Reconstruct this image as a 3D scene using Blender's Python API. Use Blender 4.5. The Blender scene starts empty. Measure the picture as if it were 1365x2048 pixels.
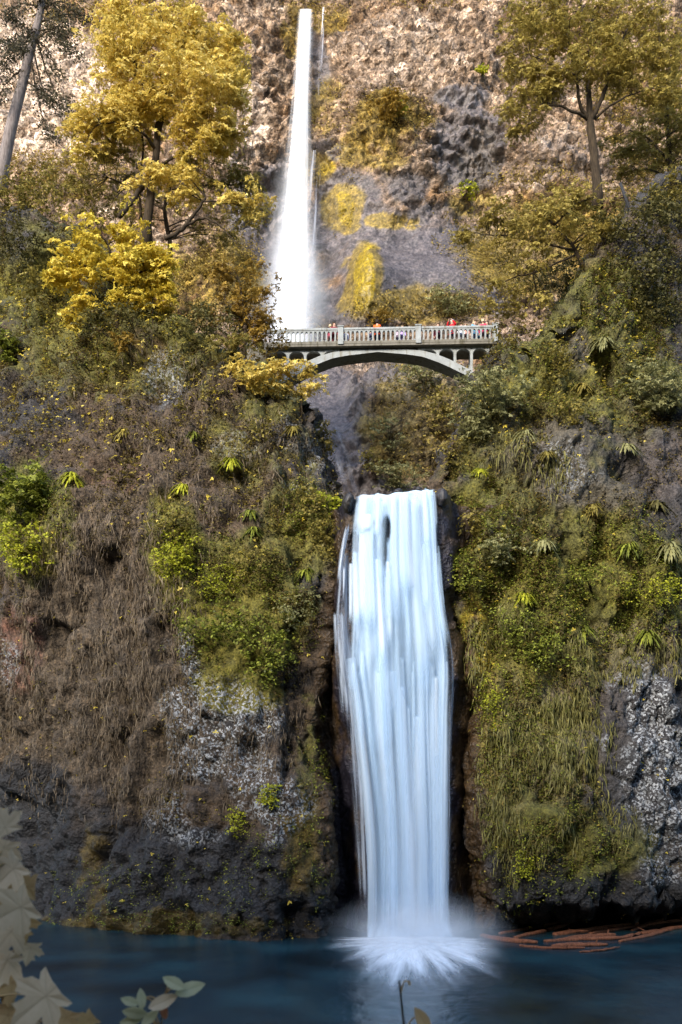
import bpy, math, random
import numpy as np
from mathutils import Vector

R = math.radians
rng = np.random.default_rng(7)
random.seed(7)
scene = bpy.context.scene
COL = scene.collection

# ------------------------------------------------------------------ camera, sky, sun, exposure
F, HY, CX, HC = 1900.0, 1620.0, 682.5, 6.14        # focal length / horizon / centre of the 1365x2048 photo, eye height (m)
cam = bpy.data.cameras.new('camera'); camo = bpy.data.objects.new('camera', cam); COL.objects.link(camo)
camo.location = (0, 0, HC); camo.rotation_euler = (R(90), 0, 0)
cam.sensor_fit = 'VERTICAL'; cam.sensor_height = 36; cam.sensor_width = 24
cam.lens = F / 2048 * 36; cam.shift_y = (HY - 1024) / 2048
cam.clip_end = 2000; cam.clip_start = .1
cam.dof.use_dof = True; cam.dof.focus_distance = 52; cam.dof.aperture_fstop = 3.6
scene.camera = camo
SUN_EL, SUN_AZ = R(27), R(180 + 30)                # sun behind the viewer's left shoulder
world = bpy.data.worlds.new('World'); scene.world = world; world.use_nodes = True
wn = world.node_tree; bg = wn.nodes['Background']
sky = wn.nodes.new('ShaderNodeTexSky'); sky.sky_type = 'NISHITA'; sky.sun_disc = False
sky.sun_elevation = SUN_EL; sky.sun_rotation = SUN_AZ
wn.links.new(sky.outputs[0], bg.inputs[0]); bg.inputs[1].default_value = .15
sun = bpy.data.lights.new('sun', 'SUN'); suno = bpy.data.objects.new('sun', sun); COL.objects.link(suno)
sun.energy = 2.; sun.angle = R(10); sun.color = (1, .93, .82)
sd = Vector((math.sin(SUN_AZ) * math.cos(SUN_EL), math.cos(SUN_AZ) * math.cos(SUN_EL), math.sin(SUN_EL)))
suno.rotation_euler = sd.to_track_quat('Z', 'Y').to_euler()
scene.view_settings.view_transform = 'Standard'; scene.view_settings.look = 'None'
scene.view_settings.exposure = 1.75; scene.view_settings.gamma = 1
scene.cycles.volume_bounces = 2; scene.cycles.max_bounces = 6; scene.cycles.transparent_max_bounces = 24

# ------------------------------------------------------------------ small tools
def W(px, py, Y):
    return np.array([(px - CX) / F * Y, Y, HC + (HY - py) / F * Y])
def to_px(P):
    P = np.asarray(P, float)
    return CX + P[..., 0] / P[..., 1] * F, HY - (P[..., 2] - HC) / P[..., 1] * F
def sm(a, b, x):
    t = np.clip((x - a) / (b - a), 0, 1); return t * t * (3 - 2 * t)
def interp(x, pts):
    p = sorted(pts); return np.interp(x, [q[0] for q in p], [q[1] for q in p])
def _h(ix, iy, iz, s):
    n = (ix * 374761393 + iy * 668265263 + iz * 2147483647 + s * 974634777) & 0xffffffff
    n = ((n ^ (n >> 13)) * 1274126177) & 0xffffffff
    n = ((n ^ (n >> 16)) * 2246822519) & 0xffffffff
    return ((n ^ (n >> 15)) & 0xffffff) / float(0xffffff)
def vnoise(P, s=0):
    i = np.floor(P).astype(np.int64); f = P - i; u = f * f * f * (f * (f * 6 - 15) + 10)
    out = 0
    for dx in (0, 1):
        wx = u[:, 0] if dx else 1 - u[:, 0]
        for dy in (0, 1):
            wy = u[:, 1] if dy else 1 - u[:, 1]
            for dz in (0, 1):
                wz = u[:, 2] if dz else 1 - u[:, 2]
                out = out + wx * wy * wz * _h(i[:, 0] + dx, i[:, 1] + dy, i[:, 2] + dz, s)
    return out
def fbm(P, sc, oct=4, s=0, st=(1, 1, 1), gain=.5):
    P = P * np.array(st) / sc; a, t, o = 1., 0., 0.
    for k in range(oct):
        o = o + a * (vnoise(P, s + k) - .5); t += a; a *= gain; P = P * 2.03 + 11.3
    return o / t * 2            # about -1..1
def worley(P, sc, s=0, st=(1, 1, 1)):
    P = P * np.array(st) / sc; i = np.floor(P).astype(np.int64)
    f1 = np.full(len(P), 9.); f2 = np.full(len(P), 9.); cid = np.zeros(len(P))
    for dx in (-1, 0, 1):
        for dy in (-1, 0, 1):
            for dz in (-1, 0, 1):
                a, b, c = i[:, 0] + dx, i[:, 1] + dy, i[:, 2] + dz
                q = np.stack([a + _h(a, b, c, s), b + _h(a, b, c, s + 1), c + _h(a, b, c, s + 2)], 1)
                d = np.sqrt(((P - q) ** 2).sum(1)); m = d < f1
                f2 = np.where(m, f1, np.minimum(f2, d)); cid = np.where(m, _h(a, b, c, s + 3), cid); f1 = np.where(m, d, f1)
    return f1, f2, cid
def sinterp(x, pts, w=26.): return sum(interp(np.asarray(x, float) + k * w, pts) for k in (-1.5, -1, -.5, 0, .5, 1, 1.5)) / 7
def region(px, py, ells):
    o = np.zeros(np.shape(px))
    for e in ells:
        cx, cy, rx, ry = e[:4]; w = e[4] if len(e) > 4 else 1
        d = np.sqrt(((px - cx) / rx) ** 2 + ((py - cy) / ry) ** 2)
        o = np.maximum(o, w * sm(1.25, .55, d))
    return o
def norm(v): return v / (np.linalg.norm(v, axis=-1, keepdims=True) + 1e-9)

def new_mesh(name, V, faces):
    me = bpy.data.meshes.new(name)
    V = np.asarray(V, np.float32)
    if isinstance(faces, np.ndarray):
        n, k = faces.shape
        me.vertices.add(len(V)); me.vertices.foreach_set('co', V.ravel())
        me.loops.add(n * k); me.loops.foreach_set('vertex_index', faces.astype(np.int32).ravel())
        me.polygons.add(n); me.polygons.foreach_set('loop_start', np.arange(0, n * k, k, dtype=np.int32))
        me.polygons.foreach_set('loop_total', np.full(n, k, np.int32)); me.update(calc_edges=True)
    else:
        me.from_pydata(V.tolist(), [], faces); me.update()
    return me
def obj(name, me, m=None, parent=None, smooth=True, loc=None):
    if m: me.materials.append(m)
    if smooth: me.polygons.foreach_set('use_smooth', np.ones(len(me.polygons), bool))
    o = bpy.data.objects.new(name, me); COL.objects.link(o)
    if parent: o.parent = parent
    if loc is not None: o.location = loc
    return o
def tag(o, label, cat, group=None):
    o['label'] = label; o['category'] = cat
    if group: o['group'] = group
    return o
def thing(name, label, cat, loc=(0, 0, 0), rz=0, group=None):
    o = bpy.data.objects.new(name, None); COL.objects.link(o); o.location = loc; o.rotation_euler = (0, 0, rz)
    o.empty_display_size = .2
    return tag(o, label, cat, group)
def structure(o): o['kind'] = 'structure'; return o
def stuff(o, label=None, cat=None):
    o['kind'] = 'stuff'
    if label: tag(o, label, cat)
    return o

class MB:                                          # collects tubes, boxes and polygons into one mesh
    def __init__(s): s.v = []; s.f = []
    def add(s, V, Fs):
        b = len(s.v); s.v += [tuple(map(float, p)) for p in V]; s.f += [tuple(i + b for i in f) for f in Fs]
    def box(s, x0, x1, y0, y1, z0, z1):
        V = [(x, y, z) for z in (z0, z1) for y in (y0, y1) for x in (x0, x1)]
        s.add(V, [(0, 2, 3, 1), (4, 5, 7, 6), (0, 1, 5, 4), (2, 6, 7, 3), (0, 4, 6, 2), (1, 3, 7, 5)])
    def tube(s, pts, rad, n=6, cap=True):
        pts = [np.asarray(p, float) for p in pts]; V = []
        for i, p in enumerate(pts):
            t = pts[min(i + 1, len(pts) - 1)] - pts[max(i - 1, 0)]; t = t / (np.linalg.norm(t) + 1e-9)
            a = np.cross(t, (0, 1, 0) if abs(t[1]) < .8 else (1, 0, 0)); a /= np.linalg.norm(a); b = np.cross(t, a)
            for k in range(n):
                q = 2 * math.pi * k / n; V.append(p + rad[i] * (math.cos(q) * a + math.sin(q) * b))
        Fs = [(i * n + k, i * n + (k + 1) % n, (i + 1) * n + (k + 1) % n, (i + 1) * n + k) for i in range(len(pts) - 1) for k in range(n)]
        if cap: Fs += [tuple(reversed(range(n))), tuple(range((len(pts) - 1) * n, len(pts) * n))]
        s.add(V, Fs)
    def build(s, name, m, parent=None, smooth=False, bevel=0):
        o = obj(name, new_mesh(name, s.v, s.f), m, parent, smooth)
        if bevel:
            b = o.modifiers.new('bevel', 'BEVEL'); b.width = bevel; b.segments = 2; b.limit_method = 'ANGLE'
        return o
def curve(pts, n=8, wob=0.):
    pts = np.asarray(pts, float); t = np.linspace(0, len(pts) - 1, n * (len(pts) - 1) + 1)
    out = []
    for q in t:                                    # Catmull-Rom
        i = min(int(q), len(pts) - 2); f = q - i
        p0, p1, p2, p3 = pts[max(i - 1, 0)], pts[i], pts[i + 1], pts[min(i + 2, len(pts) - 1)]
        out.append(.5 * (2 * p1 + (p2 - p0) * f + (2 * p0 - 5 * p1 + 4 * p2 - p3) * f * f + (3 * p1 - p0 - 3 * p2 + p3) * f ** 3))
    out = np.array(out)
    if wob: out[1:-1] += rng.normal(0, wob, out[1:-1].shape)
    return out

# ------------------------------------------------------------------ materials
class NT:
    def __init__(s, name):
        s.m = bpy.data.materials.new(name); s.m.use_nodes = True; s.t = s.m.node_tree
        s.t.nodes.clear(); s.out = s.n('OutputMaterial')
    def n(s, typ, **kw):
        o = s.t.nodes.new('ShaderNode' + typ)
        for k, v in kw.items(): setattr(o, k, v)
        return o
    def l(s, a, b): s.t.links.new(a, b)
    def val(s, sock, v):
        if hasattr(v, 'is_output'): s.l(v, sock)
        else: sock.default_value = v
    def math(s, op, a, b=0., c=None, clamp=False):
        o = s.n('Math', operation=op); o.use_clamp = clamp; s.val(o.inputs[0], a); s.val(o.inputs[1], b)
        if c is not None: s.val(o.inputs[2], c)
        return o.outputs[0]
    def mapr(s, v, a, b, c=0., d=1.):
        o = s.n('MapRange'); o.interpolation_type = 'SMOOTHSTEP'; s.val(o.inputs[0], v)
        for i, x in enumerate((a, b, c, d)): s.val(o.inputs[i + 1], x)
        return o.outputs[0]
    def mix(s, f, a, b, blend='MIX'):
        o = s.n('Mix', data_type='RGBA', blend_type=blend); s.val(o.inputs[0], f)
        s.val(o.inputs[6], a if hasattr(a, 'is_output') else (*a, 1)); s.val(o.inputs[7], b if hasattr(b, 'is_output') else (*b, 1))
        return o.outputs[2]
    def noise(s, vec, sc, det=4, rough=.55, out='Fac'):
        o = s.n('TexNoise'); s.l(vec, o.inputs['Vector']); o.inputs['Scale'].default_value = sc
        o.inputs['Detail'].default_value = det; o.inputs['Roughness'].default_value = rough; return o.outputs[out]
    def vor(s, vec, sc, feat='F1', out='Distance'):
        o = s.n('TexVoronoi', feature=feat); s.l(vec, o.inputs['Vector']); o.inputs['Scale'].default_value = sc; return o.outputs[out]
    def mapping(s, vec, scale):
        o = s.n('Mapping'); s.l(vec, o.inputs[0]); o.inputs['Scale'].default_value = scale; return o.outputs[0]
    def ramp(s, f, stops):
        o = s.n('ValToRGB'); e = o.color_ramp.elements
        while len(e) < len(stops): e.new(.5)
        for i, (p, c) in enumerate(stops): e[i].position = p; e[i].color = (*c, 1)
        s.l(f, o.inputs[0]); return o.outputs[0]
    def bump(s, h, strength, dist):
        o = s.n('Bump'); s.l(h, o.inputs['Height']); o.inputs['Strength'].default_value = strength; o.inputs['Distance'].default_value = dist; return o.outputs[0]
    def bsdf(s, col, rough=.8, spec=.3, nrm=None):
        o = s.n('BsdfPrincipled'); s.val(o.inputs['Base Color'], col if hasattr(col, 'is_output') else (*col, 1))
        s.val(o.inputs['Roughness'], rough); s.val(o.inputs['Specular IOR Level'], spec)
        if nrm is not None: s.l(nrm, o.inputs['Normal'])
        return o.outputs[0]
    def done(s, sh): s.l(sh, s.out.inputs[0]); return s.m

def rock_mat(name, k):                             # k: size of the detail (1 near, 2 far)
    t = NT(name); g = t.n('NewGeometry').outputs['Position']
    col = t.n('Attribute', attribute_name='col').outputs['Color']
    msk = t.n('SeparateColor'); t.l(t.n('Attribute', attribute_name='msk').outputs['Color'], msk.inputs[0])
    lich, wet, dry = msk.outputs[0], msk.outputs[1], msk.outputs[2]
    n1 = t.noise(g, 2.2 / k, 6, .65); n2 = t.noise(g, 9 / k, 4, .6)
    v = t.vor(g, 5.5 / k); v2 = t.vor(g, 3.1 / k, 'DISTANCE_TO_EDGE'); vc = t.vor(g, 10 / k, 'F1', 'Color')
    c = t.mix(1., col, t.ramp(n1, [(.28, (.45, .42, .42)), (.5, (1, 1, 1)), (.74, (1.6, 1.5, 1.4))]), 'MULTIPLY')
    c = t.mix(1., c, t.ramp(n2, [(.3, (.4, .4, .41)), (.55, (1.05, 1.05, 1.05)), (.75, (1.75, 1.72, 1.65))]), 'MULTIPLY')
    if k > 1.5:
        wv = t.n('VectorMath', operation='ADD'); t.l(g, wv.inputs[0]); wn_ = t.n('VectorMath', operation='SCALE'); t.l(t.noise(g, .8, 3, .6, 'Color'), wn_.inputs[0]); wn_.inputs['Scale'].default_value = 1.4; t.l(wn_.outputs[0], wv.inputs[1])
        ws = t.mapping(wv.outputs[0], (.8, .8, 1.35))
        for sc_ in (.9, 2.2):
            cc = t.n('SeparateColor'); t.l(t.vor(ws, sc_, 'F1', 'Color'), cc.inputs[0])
            c = t.mix(t.math('SUBTRACT', 1., t.math('MULTIPLY', wet, 1.1), clamp=True), c, t.ramp(cc.outputs[0], [(.0, (.5, .46, .42)), (.5, (.95, .93, .9)), (1., (1.6, 1.58, 1.55))]), 'MULTIPLY')
        v = t.math('ADD', v, t.math('MULTIPLY', t.vor(ws, 1.3), -2.2))
    # streaks of dry hanging growth
    st = t.noise(t.mapping(g, (5 / k, 5 / k, .9 / k)), 1., 5, .6)
    c = t.mix(t.math('MULTIPLY', dry, .85), c, t.mix(1., c, t.ramp(st, [(.3, (.35, .33, .3)), (.5, (1, 1, 1)), (.7, (2.0, 1.9, 1.75))]), 'MULTIPLY'))
    # crusts of pale lichen
    sp = t.n('SeparateColor'); t.l(vc, sp.inputs[0])
    patch = t.math('MULTIPLY', t.mapr(t.math('ADD', sp.outputs[0], t.math('MULTIPLY', t.math('SUBTRACT', n2, .5), 1.6)), .5, .75), t.mapr(lich, .12, .8), clamp=True)
    c = t.mix(patch, c, t.mix(sp.outputs[1], (.12, .125, .13), (.4, .41, .42)))
    h = t.math('ADD', t.math('MULTIPLY', n2, .45), t.math('ADD', t.math('MULTIPLY', n1, .6), t.math('MULTIPLY', v, .3)))
    h = t.math('ADD', h, t.math('MULTIPLY', st, t.math('MULTIPLY', dry, .6)))
    bn = t.n('Bump'); t.l(h, bn.inputs['Height']); bn.inputs['Distance'].default_value = .22 * k; t.val(bn.inputs['Strength'], .9 if k < 1.5 else t.mapr(wet, .1, .7, .95, .3)); nr = bn.outputs[0]
    ro = t.mapr(wet, 0, 1, .88, .34)
    return t.done(t.bsdf(c, ro, .35, nr))

def leaf_mat(name, stops, trans=.35, rough=.55, big=.25):
    t = NT(name); geo = t.n('NewGeometry'); rnd = geo.outputs['Random Per Island']
    n = t.noise(geo.outputs['Position'], big, 3, .6)
    f = t.math('ADD', t.math('MULTIPLY', rnd, .62), t.math('MULTIPLY', n, .55)); f = t.math('SUBTRACT', f, .1, clamp=True)
    c = t.ramp(f, stops)
    b = t.bsdf(c, rough, .25); tr = t.n('BsdfTranslucent'); t.l(c, tr.inputs[0])
    mx = t.n('MixShader'); mx.inputs[0].default_value = trans; t.l(b, mx.inputs[1]); t.l(tr.outputs[0], mx.inputs[2])
    return t.done(mx.outputs[0])
def bark_mat(name, a, b):
    t = NT(name); g = t.n('TexCoord').outputs['Object']
    n = t.noise(t.mapping(g, (6, 6, 1.2)), 1.5, 5, .65)
    return t.done(t.bsdf(t.ramp(n, [(.3, a), (.7, b)]), .9, .2, t.bump(n, .8, .08)))
def plain_mat(name, c, rough=.7, var=.25, sc=8., spec=.3, bump=.2, bd=.02):
    t = NT(name); g = t.n('TexCoord').outputs['Object']; n = t.noise(g, sc, 5, .6)
    lo = tuple(x * (1 - var) for x in c); hi = tuple(min(1, x * (1 + var)) for x in c)
    return t.done(t.bsdf(t.ramp(n, [(.3, lo), (.7, hi)]), rough, spec, t.bump(n, bump, bd)))

M = {}
M['rock_near'] = rock_mat('rock_near', 1.); M['rock_far'] = rock_mat('rock_far', 2.1)
M['yellow'] = leaf_mat('leaf_yellow', [(0, (.28, .2, .03)), (.3, (.52, .385, .07)), (.6, (.75, .57, .135)), (.85, (.85, .71, .27)), (1, (.77, .48, .15))])
M['bright'] = leaf_mat('leaf_bright_yellow', [(0, (.28, .2, .015)), (.35, (.55, .42, .045)), (.7, (.76, .59, .095)), (1, (.83, .7, .23))])
M['olive'] = leaf_mat('leaf_olive', [(0, (.08, .06, .012)), (.35, (.17, .135, .028)), (.7, (.29, .23, .05)), (.93, (.36, .29, .08)), (1, (.5, .34, .06))])
M['gold'] = leaf_mat('leaf_olive_gold', [(0, (.14, .1, .02)), (.35, (.27, .2, .04)), (.7, (.42, .33, .08)), (.93, (.5, .4, .12)), (1, (.62, .42, .08))])
M['olive_dark'] = leaf_mat('leaf_olive_dark', [(0, (.035, .03, .01)), (.4, (.085, .072, .02)), (.75, (.16, .14, .045)), (1, (.24, .2, .06))])
M['green'] = leaf_mat('leaf_green', [(0, (.03, .036, .006)), (.35, (.115, .13, .017)), (.7, (.28, .3, .038)), (1, (.46, .45, .07))])
M['lime'] = leaf_mat('leaf_lime', [(0, (.14, .14, .01)), (.4, (.3, .31, .02)), (.75, (.48, .47, .035)), (1, (.6, .55, .06))])
M['pale'] = leaf_mat('leaf_pale_olive', [(0, (.11, .1, .04)), (.4, (.22, .21, .08)), (.75, (.34, .32, .14)), (1, (.42, .4, .2))])
M['amber'] = leaf_mat('leaf_amber', [(0, (.1, .06, .012)), (.4, (.24, .15, .025)), (.75, (.38, .24, .04)), (1, (.5, .33, .06))])
M['cover'] = leaf_mat('leaf_cover', [(0, (.018, .012, .006)), (.3, (.055, .036, .013)), (.55, (.12, .085, .022)), (.78, (.22, .17, .035)), (1, (.5, .38, .05))], big=.5)
M['cover_far'] = leaf_mat('leaf_cover_far', [(0, (.08, .055, .02)), (.3, (.18, .125, .035)), (.6, (.3, .22, .05)), (.85, (.4, .3, .07)), (1, (.5, .38, .06))], big=.2)
M['needle'] = leaf_mat('leaf_needles', [(0, (.03, .028, .018)), (.5, (.07, .06, .035)), (1, (.13, .11, .05))])
M['dry'] = leaf_mat('dry_grass', [(0, (.03, .02, .01)), (.35, (.085, .06, .034)), (.7, (.17, .125, .078)), (1, (.29, .24, .16))], trans=.2, big=.6)
M['drygreen'] = leaf_mat('dry_green_grass', [(0, (.05, .045, .015)), (.4, (.12, .11, .03)), (.75, (.2, .18, .05)), (1, (.28, .25, .1))], trans=.2, big=.6)
M['bark'] = bark_mat('bark_dark', (.016, .011, .007), (.06, .042, .024))
M['bark_grey'] = bark_mat('bark_grey', (.1, .08, .075), (.25, .21, .19))
M['twig'] = bark_mat('twig_grey', (.12, .1, .08), (.3, .26, .21))
M['log'] = bark_mat('driftwood', (.07, .028, .016), (.26, .1, .05))

# ------------------------------------------------------------------ setting: cliffs
SURF = {}
def grid_faces(nr, nc):
    i = np.arange(nr - 1)[:, None] * nc + np.arange(nc - 1)[None, :]
    return np.stack([i, i + 1, i + nc + 1, i + nc], -1).reshape(-1, 4)
def grid_normals(G):
    du = np.gradient(G, axis=1); dv = np.gradient(G, axis=0)
    n = np.cross(du, dv); return norm(n)
def blend(col, c, m):
    m = np.clip(m, 0, 1)[:, None]; return col * (1 - m) + np.array(c) * m
def make_cliff(name, G, disp, paint, m, flip=False):
    nr, nc, _ = G.shape
    N = grid_normals(G)
    if N[..., 1].mean() > 0: N = -N
    P0 = G.reshape(-1, 3); N0 = N.reshape(-1, 3)
    P = P0 + N0 * disp(P0, N0)[:, None]
    P[:, 1] = np.maximum(P[:, 1], 20)
    N1 = grid_normals(P.reshape(nr, nc, 3)).reshape(-1, 3)
    if N1[:, 1].mean() > 0: N1 = -N1
    px, py = to_px(P)
    ws_, wa_ = (4., 24.) if m.name == 'rock_far' else (1.6, 20.)
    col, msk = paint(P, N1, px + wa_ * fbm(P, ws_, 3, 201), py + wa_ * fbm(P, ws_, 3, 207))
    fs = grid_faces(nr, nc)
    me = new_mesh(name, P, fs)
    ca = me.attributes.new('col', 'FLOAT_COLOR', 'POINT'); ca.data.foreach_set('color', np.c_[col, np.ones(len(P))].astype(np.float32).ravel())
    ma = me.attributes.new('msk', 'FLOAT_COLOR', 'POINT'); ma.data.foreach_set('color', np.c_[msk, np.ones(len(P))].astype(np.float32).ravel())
    o = structure(obj(name, me, m)); SURF[name] = dict(P=P, N=N1, px=px, py=py, shape=(nr, nc))
    return o

# outlines of the two near cliffs, as (photo row -> photo column), turned into metres at the depth of the face
EDGE_L = [(640, 545), (700, 560), (740, 585), (790, 628), (850, 652), (930, 672), (985, 700), (1030, 688), (1080, 668), (1200, 658), (1300, 645), (1400, 640), (1500, 645), (1600, 655), (1700, 662), (1800, 655), (1900, 630)]
EDGE_R = [(560, 1010), (640, 1000), (690, 985), (740, 960), (775, 948), (850, 900), (915, 878), (975, 876), (1050, 890), (1150, 900), (1230, 925), (1290, 948), (1400, 958), (1600, 965), (1750, 985), (1900, 1020)]
def z2py(z, Y): return HY - (z - HC) / Y * F
ZL = np.linspace(-2, 40, 60)
def lean(z, k): return np.where(z < 20, .1 * z, 2 + k * (z - 20))
def edge_tab(E, k):
    tab = []
    for z in ZL:
        Y = 44.6 + lean(z, k); py = z2py(z, Y); px = interp(py, E); tab.append((px - CX) / F * Y)
    return np.array(tab)
ETL, ETR = edge_tab(EDGE_L, .42), edge_tab(EDGE_R, .4)
def edgeL(z): return np.interp(z, ZL, ETL)
def edgeR(z): return np.interp(z, ZL, ETR)
TOP_L = [(-40, 52), (-26, 49), (-20, 47), (-13, 42), (-9.5, 38), (-6.8, 34.5), (-3.9, 31), (0, 29)]
TOP_R = [(0, 30), (7.5, 32), (9, 34), (11, 37), (14, 41.5), (17, 45), (21, 47), (30, 50), (45, 54)]
def near_disp(P, N):
    z = P[:, 2]
    big = fbm(P, 5.5, 3, 3, (1, 1, .7)); f1, f2, cid = worley(P, 1.5, 21, (1, 1, .55))
    g1, g2, cid2 = worley(P, .62, 31, (1, 1, .7))
    d = .95 * big + .4 * (cid - .5) + .16 * sm(.0, .25, f2 - f1) - .3 + .26 * (cid2 - .5) + .08 * sm(0, .2, g2 - g1)
    d += .6 * fbm(P, .9, 5, 9, (1, 1, .6), .6) + .55 * np.abs(fbm(P, 1.5, 3, 19, (1, 1, .22))) - .9 * sm(.42, .62, vnoise(P * np.array((.9, .9, .35)), 29)) * sm(-.2, .4, fbm(P, 3., 2, 39)) + .3 * np.abs(fbm(P, 2.4, 3, 15, (1, 1, .5)))
    return d
def side_cliff(left):
    name = 'cliff_left' if left else 'cliff_right'
    nu, nt, nz, nb = 320, 26, 420, 24
    k = .42 if left else .4
    u = np.linspace(0, 1, nu)[None, :]; v = np.linspace(0, 1, nz)[:, None]
    xo = -44. if left else 40.
    # z rows depend on the top of the column
    xs = xo + (edgeL(20.) - xo if left else edgeR(20.) - xo) * u ** .9
    zt = interp(xs, TOP_L if left else TOP_R)
    z = -2.2 + (zt + 2.2) * v
    e = edgeL(z) if left else edgeR(z)
    x = xo + (e - xo) * u ** .9
    bow = np.minimum(8.5 * (np.clip((-x - 2) / 15, 0, 9)) ** 2, 13 + .25 * np.abs(x)) * (1 - .55 * sm(2, 25, z)) if left else np.minimum(2.5 * (np.clip((x - 7) / 10, 0, 9)) ** 2, 8 + .2 * np.abs(x)) * (1 - .5 * sm(5, 25, z))
    Y = 44.6 + bow + lean(z, k)
    if not left: Y = Y + np.maximum(0, 1.5 - z) * 4.5 * sm(6.5, 9, x) + .25 * fbm_grid(x, z)
    rnd = np.clip((u - .9) / .1, 0, 1); Y = Y + 1.1 * rnd ** 2
    G = np.stack([x + 0 * z, Y, z + 0 * x], -1)
    # the return of the cliff into the gorge
    t = np.linspace(0, 1, nt + 1)[1:][None, :]; s = 1 if left else -1
    z = z[:, -1:]; e = e[:, -1:]; L = np.where(z > 20, 16, 4.5)
    xr = e + s * (-.3 * t * np.where(z > 20, 4., 1.) + .15 * np.sin(t * 3)); Yr = Y[:, -1:] + t * L
    G2 = np.stack([xr + 0 * z, Yr + 0 * xr, z + 0 * xr], -1)
    G = np.concatenate([G, G2], 1)
    # plateau behind the brink
    top = G[-1]; b = np.linspace(0, 1, nb + 1)[1:][:, None]
    G3 = np.stack([top[None, :, 0] + 0 * b, top[None, :, 1] + 16 * b, top[None, :, 2] + 3.0 * b - 1.2 * b ** 2], -1)
    G = np.concatenate([G, G3], 0)
    if left: pass
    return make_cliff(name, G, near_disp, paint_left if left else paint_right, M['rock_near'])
def fbm_grid(x, z):
    P = np.stack([(x + 0 * z).ravel(), np.zeros((x + 0 * z).size), (z + 0 * x).ravel()], 1); return fbm(P, 2., 2, 44).reshape((x + 0 * z).shape)

BASALT, BROWN, DRY, MOSS, MOSSY, WETB = (.04, .037, .037), (.075, .052, .033), (.08, .06, .04), (.088, .084, .019), (.165, .14, .017), (.055, .034, .016)
def near_base(P, s):
    n = fbm(P, 2.2, 4, 50 + s); n2 = fbm(P, .9, 4, 60 + s); n3 = fbm(P, 6., 3, 70 + s)
    col = np.tile(np.array(BASALT), (len(P), 1))
    col = blend(col, BROWN, sm(-.25, .3, n3 + .5 * n2)); return col, n, n2, n3
def paint_left(P, N, px, py):
    col, n, n2, n3 = near_base(P, 0)
    dry = region(px, py, [(210, 1180, 200, 250), (120, 1380, 200, 230), (280, 1450, 140, 200), (480, 1560, 160, 120, .5), (420, 920, 260, 150, .6), (620, 1500, 60, 160, .5)])
    d = sm(.35, .75, dry + .35 * n + .2 * n2); col = blend(col, DRY, d * .9)
    mo = region(px, py, [(480, 1200, 170, 170), (600, 1050, 110, 120, .9), (350, 1090, 70, 120), (480, 1370, 110, 60), (620, 1620, 40, 260, .75), (250, 650, 330, 170, .75), (560, 780, 90, 90, .8), (60, 1050, 100, 140, .9), (520, 900, 150, 120, .6), (180, 1740, 40, 130, .6), (330, 1850, 250, 28, .9), (150, 560, 250, 160, .8)])
    m = sm(.4, .85, mo + .5 * n2 + .25 * n + .12 * np.clip(N[:, 2], -1, 1)); col = blend(col, MOSS, m * .9)
    col = blend(col, MOSSY, sm(.55, .95, mo * .8 + .6 * n) * .55)
    red = region(px, py, [(230, 950, 90, 60, .5), (290, 700, 60, 60, .6), (40, 1300, 60, 120, .7)]); col = blend(col, (.13, .06, .045), sm(.4, .9, red + .4 * n2) * .7)
    wet = region(px, py, [(660, 1500, 34, 400), (655, 1260, 40, 60)]); col = blend(col, WETB, sm(.2, .7, wet + .2 * n))
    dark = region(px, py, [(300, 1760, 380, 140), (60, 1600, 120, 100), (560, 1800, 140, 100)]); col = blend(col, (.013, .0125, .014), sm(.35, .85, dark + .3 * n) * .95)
    col = blend(col, (.09, .06, .01), sm(.5, .9, region(px, py, [(190, 1740, 50, 130, .75), (330, 1850, 260, 34, .9), (610, 1700, 50, 170, .75)]) + .7 * n2 + .3 * n) * .85)
    li = region(px, py, [(450, 1480, 130, 130), (520, 1590, 110, 110), (360, 1360, 45, 110, .9), (380, 1640, 90, 70, .6), (330, 1760, 330, 110, .24), (60, 1620, 100, 80, .25), (330, 760, 60, 80, .6), (600, 900, 70, 110, .55), (10, 1330, 25, 80, .7), (480, 900, 60, 50, .4)]) * sm(-.5, .3, n)
    return col, np.stack([li, np.clip(wet + .6 * dark, 0, 1), d], 1)
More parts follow.
